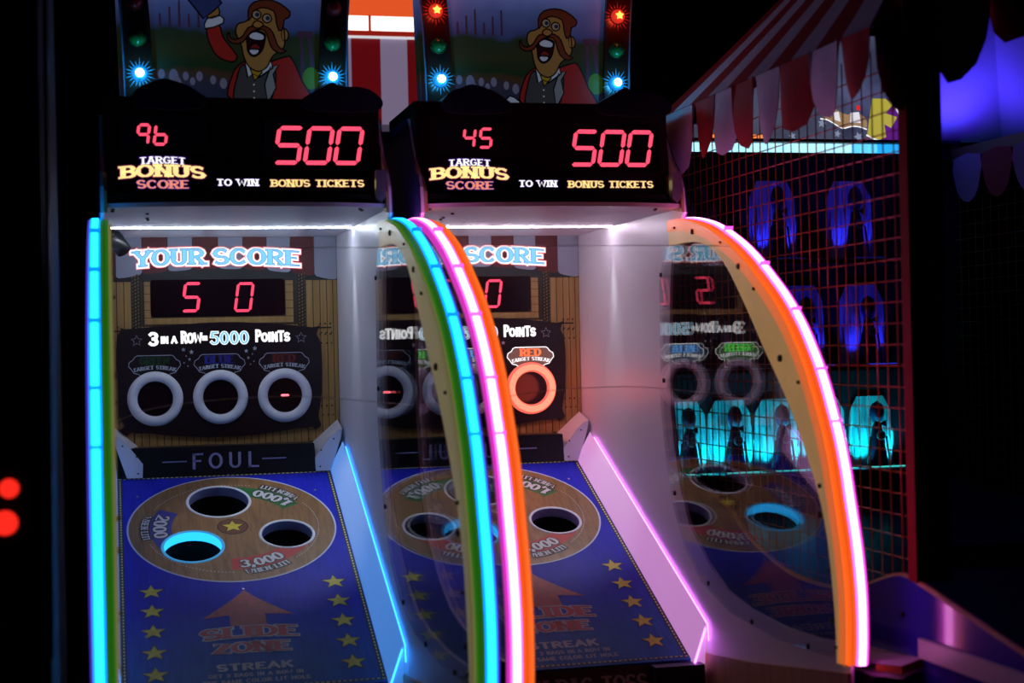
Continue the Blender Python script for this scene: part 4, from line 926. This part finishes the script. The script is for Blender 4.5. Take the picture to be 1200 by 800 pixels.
# ================================================================== striped canopy above the booth
can = thing('striped_canopy', 'red and white striped canopy with scalloped valance over the target booth', 'canopy', (2.07,-1.3,2.33))
CL = Vector((2.07,-1.3,2.33))
def cp(mb, nm, m, parent=can):
    mb.v = [tuple(Vector(v)-CL) for v in mb.v]; return mb.build(nm, m, parent)
CR = textured('canopy red cloth', (.42,.012,.014), (.55,.025,.022), nscale=14, rough=.7); CW = textured('canopy white cloth', (.72,.66,.74), (.88,.82,.90), nscale=14, rough=.7)
XC = 1.375; Y0, Y1 = -.74, -2.24; ZE = 2.34; APEX = Vector((2.15,-1.45,3.25))
def roofpt(e, t):                                  # concave slope from eave point e to the apex
    p = e.lerp(APEX, t); p.z -= .03*math.sin(PI*t)*(1 if t < 1 else 0); return p
nst = 10
def eaves():
    out = []
    for i in range(nst): out.append((Vector((XC,Y0+(Y1-Y0)*i/nst,ZE)), Vector((XC,Y0+(Y1-Y0)*(i+1)/nst,ZE))))
    return out
LIN = mat('pale violet canopy lining', (.30,.27,.50), .8)
def roof_side(pairs, flip=False, start=0, lining=None):
    for i,(a,b) in enumerate(pairs):
        m_ = MB(); K = 8; vs = []
        for k in range(K+1):
            t = k/K*.995; vs += [roofpt(a,t), roofpt(b,t)]
        vs2 = [v+Vector((.0,0,-.006)) for v in vs]
        fs = [(2*k,2*k+1,2*k+3,2*k+2) for k in range(K)]; n_ = len(vs)
        m_.mesh(vs+vs2, fs+[tuple(reversed([j+n_ for j in f])) for f in fs])
        cp(m_, 'roof_stripe' if lining is None else 'roof_lining', lining or (CR if (i+start)%2==0 else CW))
roof_side(eaves())
roof_side([(Vector((1.95+.95*i/6,-.30,2.76)), Vector((1.95+.95*(i+1)/6,-.30,2.76))) for i in range(6)], lining=LIN)
Y0b = -.30
roof_side([(Vector((2.53+.37*i/3,-.30,ZE)), Vector((2.53+.37*(i+1)/3,-.30,ZE))) for i in range(3)], lining=LIN)
roof_side([(Vector((2.9,Y0b+(Y1-Y0b)*i/10,ZE)), Vector((2.9,Y0b+(Y1-Y0b)*(i+1)/10,ZE))) for i in range(10)], lining=LIN)
front = [(XC,2.34),(1.52,2.36),(1.68,2.46),(1.86,2.58),(2.13,2.62),(2.4,2.58),(2.6,2.46),(2.76,2.36),(2.9,2.34)]
roof_side([(Vector((a[0],Y1,a[1])),Vector((b[0],Y1,b[1]))) for a,b in zip(front,front[1:])], start=0)
def scallop(p, q, drop, m, wav, i):
    p, q = Vector(p), Vector(q); m_ = MB(); nrm = (q-p).cross(Vector((0,0,1))).normalized()
    top = [p.lerp(q,t) for t in (0,.2,.4,.6,.8,1)]
    prof = [(0,0),(.03,.45),(.10,.72),(.25,.93),(.5,1.0),(.75,.93),(.90,.72),(.97,.45),(1,0)]
    K = 8; vs = []; fs = []
    ncol = len(prof)
    for r in range(K+1):
        for (u,d) in prof:
            dd = drop*d*r/K; b = p.lerp(q,u); v = b-Vector((0,0,dd)); v += nrm*(wav*math.sin(u*PI)*math.sin(r/K*PI*.9)+.012*math.sin(i*2.1+u*5)*r/K); vs.append(v)
    for r in range(K):
        for c in range(ncol-1): fs.append((r*ncol+c,(r+1)*ncol+c,(r+1)*ncol+c+1,r*ncol+c+1))
    n_ = len(vs); m_.mesh(vs+[v-nrm*.003 for v in vs], fs+[tuple(reversed([j+n_ for j in f])) for f in fs])
    o_ = cp(m_, 'scallop', m)
    for pl_ in o_.data.polygons: pl_.use_smooth = True
ys = [-.74,-.80,-.99,-1.17,-1.34,-1.50,-1.67,-1.85,-2.03,-2.225]
ys = [-.70,-.80,-1.08,-1.25,-1.40,-1.55,-1.72,-1.92,-2.08,-2.24]
for i,(a,b) in enumerate(zip(ys,ys[1:])):
    scallop((XC,a,ZE-.002),(XC,b,ZE-.002),[.22,.20,.18,.19,.19,.20,.19,.18,.16][i],CR if i%2==0 else CW,.02,i)
xs_ = [XC+.01,1.535,1.69,1.86,2.04,2.22,2.4,2.58,2.76,2.9]
def zf(x):
    for a,b in zip(front,front[1:]):
        if a[0] <= x <= b[0]: return a[1]+(b[1]-a[1])*(x-a[0])/(b[0]-a[0])
    return 2.34
for i,(a,b) in enumerate(zip(xs_,xs_[1:])): scallop((a,Y1,zf(a)),(b,Y1,zf(b)),.22 if i==0 else .20,CR if i%2==0 else CW,.02,i+3)

# ================================================================== striped game front seen between the two toppers
sf = thing('striped_game_front', 'red and white striped game front with two white light boxes, behind between the games', 'game front', (.78,1.0,0))
SFo = Vector((.78,1.0,0))
def fp(mb, nm, m, parent=sf):
    mb.v = [tuple(Vector(v)-SFo) for v in mb.v]; return mb.build(nm, m, parent)
FZ = fwall(1.0)
m_ = MB(); m_.box((.50,1.005,0),(1.06,1.25,3.3)); fp(m_, 'body', BLACKOUT)
xs = [.50,.565,.632,.757,.872,.99,1.06]
for i,(a,b) in enumerate(zip(xs,xs[1:])):
    m_ = MB(); m_.prism([(a,1.6),(b,1.6),(b,2.925),(a,2.925)], FZ, 0, .004); fp(m_, 'stripe_panel', mat('front red stripe',(.22,.006,.010),.5,(.22,.006,.010),.40) if i%2==0 else mat('front white stripe',(.4,.33,.5),.5,(.32,.25,.40),.50))
m_ = MB(); m_.box((.50,.985,2.925),(1.06,1.0,2.934)); fp(m_, 'white_ledge', emis('white ledge',(.8,.8,.85),.8))
m_ = MB(); m_.box((.50,.98,2.934),(1.06,1.0,2.955)); m_.box((.707,.98,2.955),(.717,1.0,3.02)); fp(m_, 'red_crossbar', mat('lit red bar',(.5,.02,.01),.4,(.5,.02,.01),.5))
for a,b in ((.50,.706),(.718,1.06)): m_ = MB(); m_.box((a,.985,2.955),(b,1.0,3.018)); fp(m_, 'light_box', emis('warm white light box',(1,.95,.85),1.6))
m_ = MB(); m_.box((.50,.985,3.018),(1.06,1.0,3.20)); fp(m_, 'orange_panel', emis('orange glow panel',(1,.12,.025),.75))
m_ = MB(); m_.prism(rrect(.64,1.9,.885,2.56,.05), FZ, .004, .014); m_.prism(rrect(.655,1.9,.865,2.53,.03), FZ, .014, .016, 1); fp(m_, 'rounded_hatch', [mat('hatch rim',(.30,.24,.36),.4,(.16,.12,.20),.3), BLACK])

# ================================================================== black cabinet at the far left
lc = thing('arcade_cabinet', 'black arcade cabinet in shadow at the left edge with two glowing red buttons', 'arcade game', (-.85,-2.2,0))
LCo = Vector((-.85,-2.2,0))
def lp(mb, nm, m, parent=lc, sm=False):
    mb.v = [tuple(Vector(v)-LCo) for v in mb.v]; return mb.build(nm, m, parent, sm)
m_ = MB(); m_.box((-1.25,-2.60,0),(-.485,-1.75,3.0)); lp(m_, 'body', MATTE)
m_ = MB(); m_.prism([(-.491,1.05),(-.480,1.05),(-.466,2.4),(-.477,2.4)], fwall(-2.60), -.02, .004); lp(m_, 'edge_trim', mat('dim violet trim',(.012,.010,.03),.5))
m_ = MB(); m_.prism(rrect(-.75,1.22,-.50,1.45,.02), fwall(-2.60), 0, .01); lp(m_, 'button_panel', MATTE)
for x,z,r in ((-.553,1.366,.0175),(-.561,1.3035,.0225)):
    m_ = MB(); m_.lathe([(r,.01),(r*.97,.016),(r*.7,.019),(.0001,.020)], fwall(-2.60), 28, 0, x, z); b_ = lp(m_, 'button', emis('glowing red button',(1,.022,.012),1.15), sm=True)
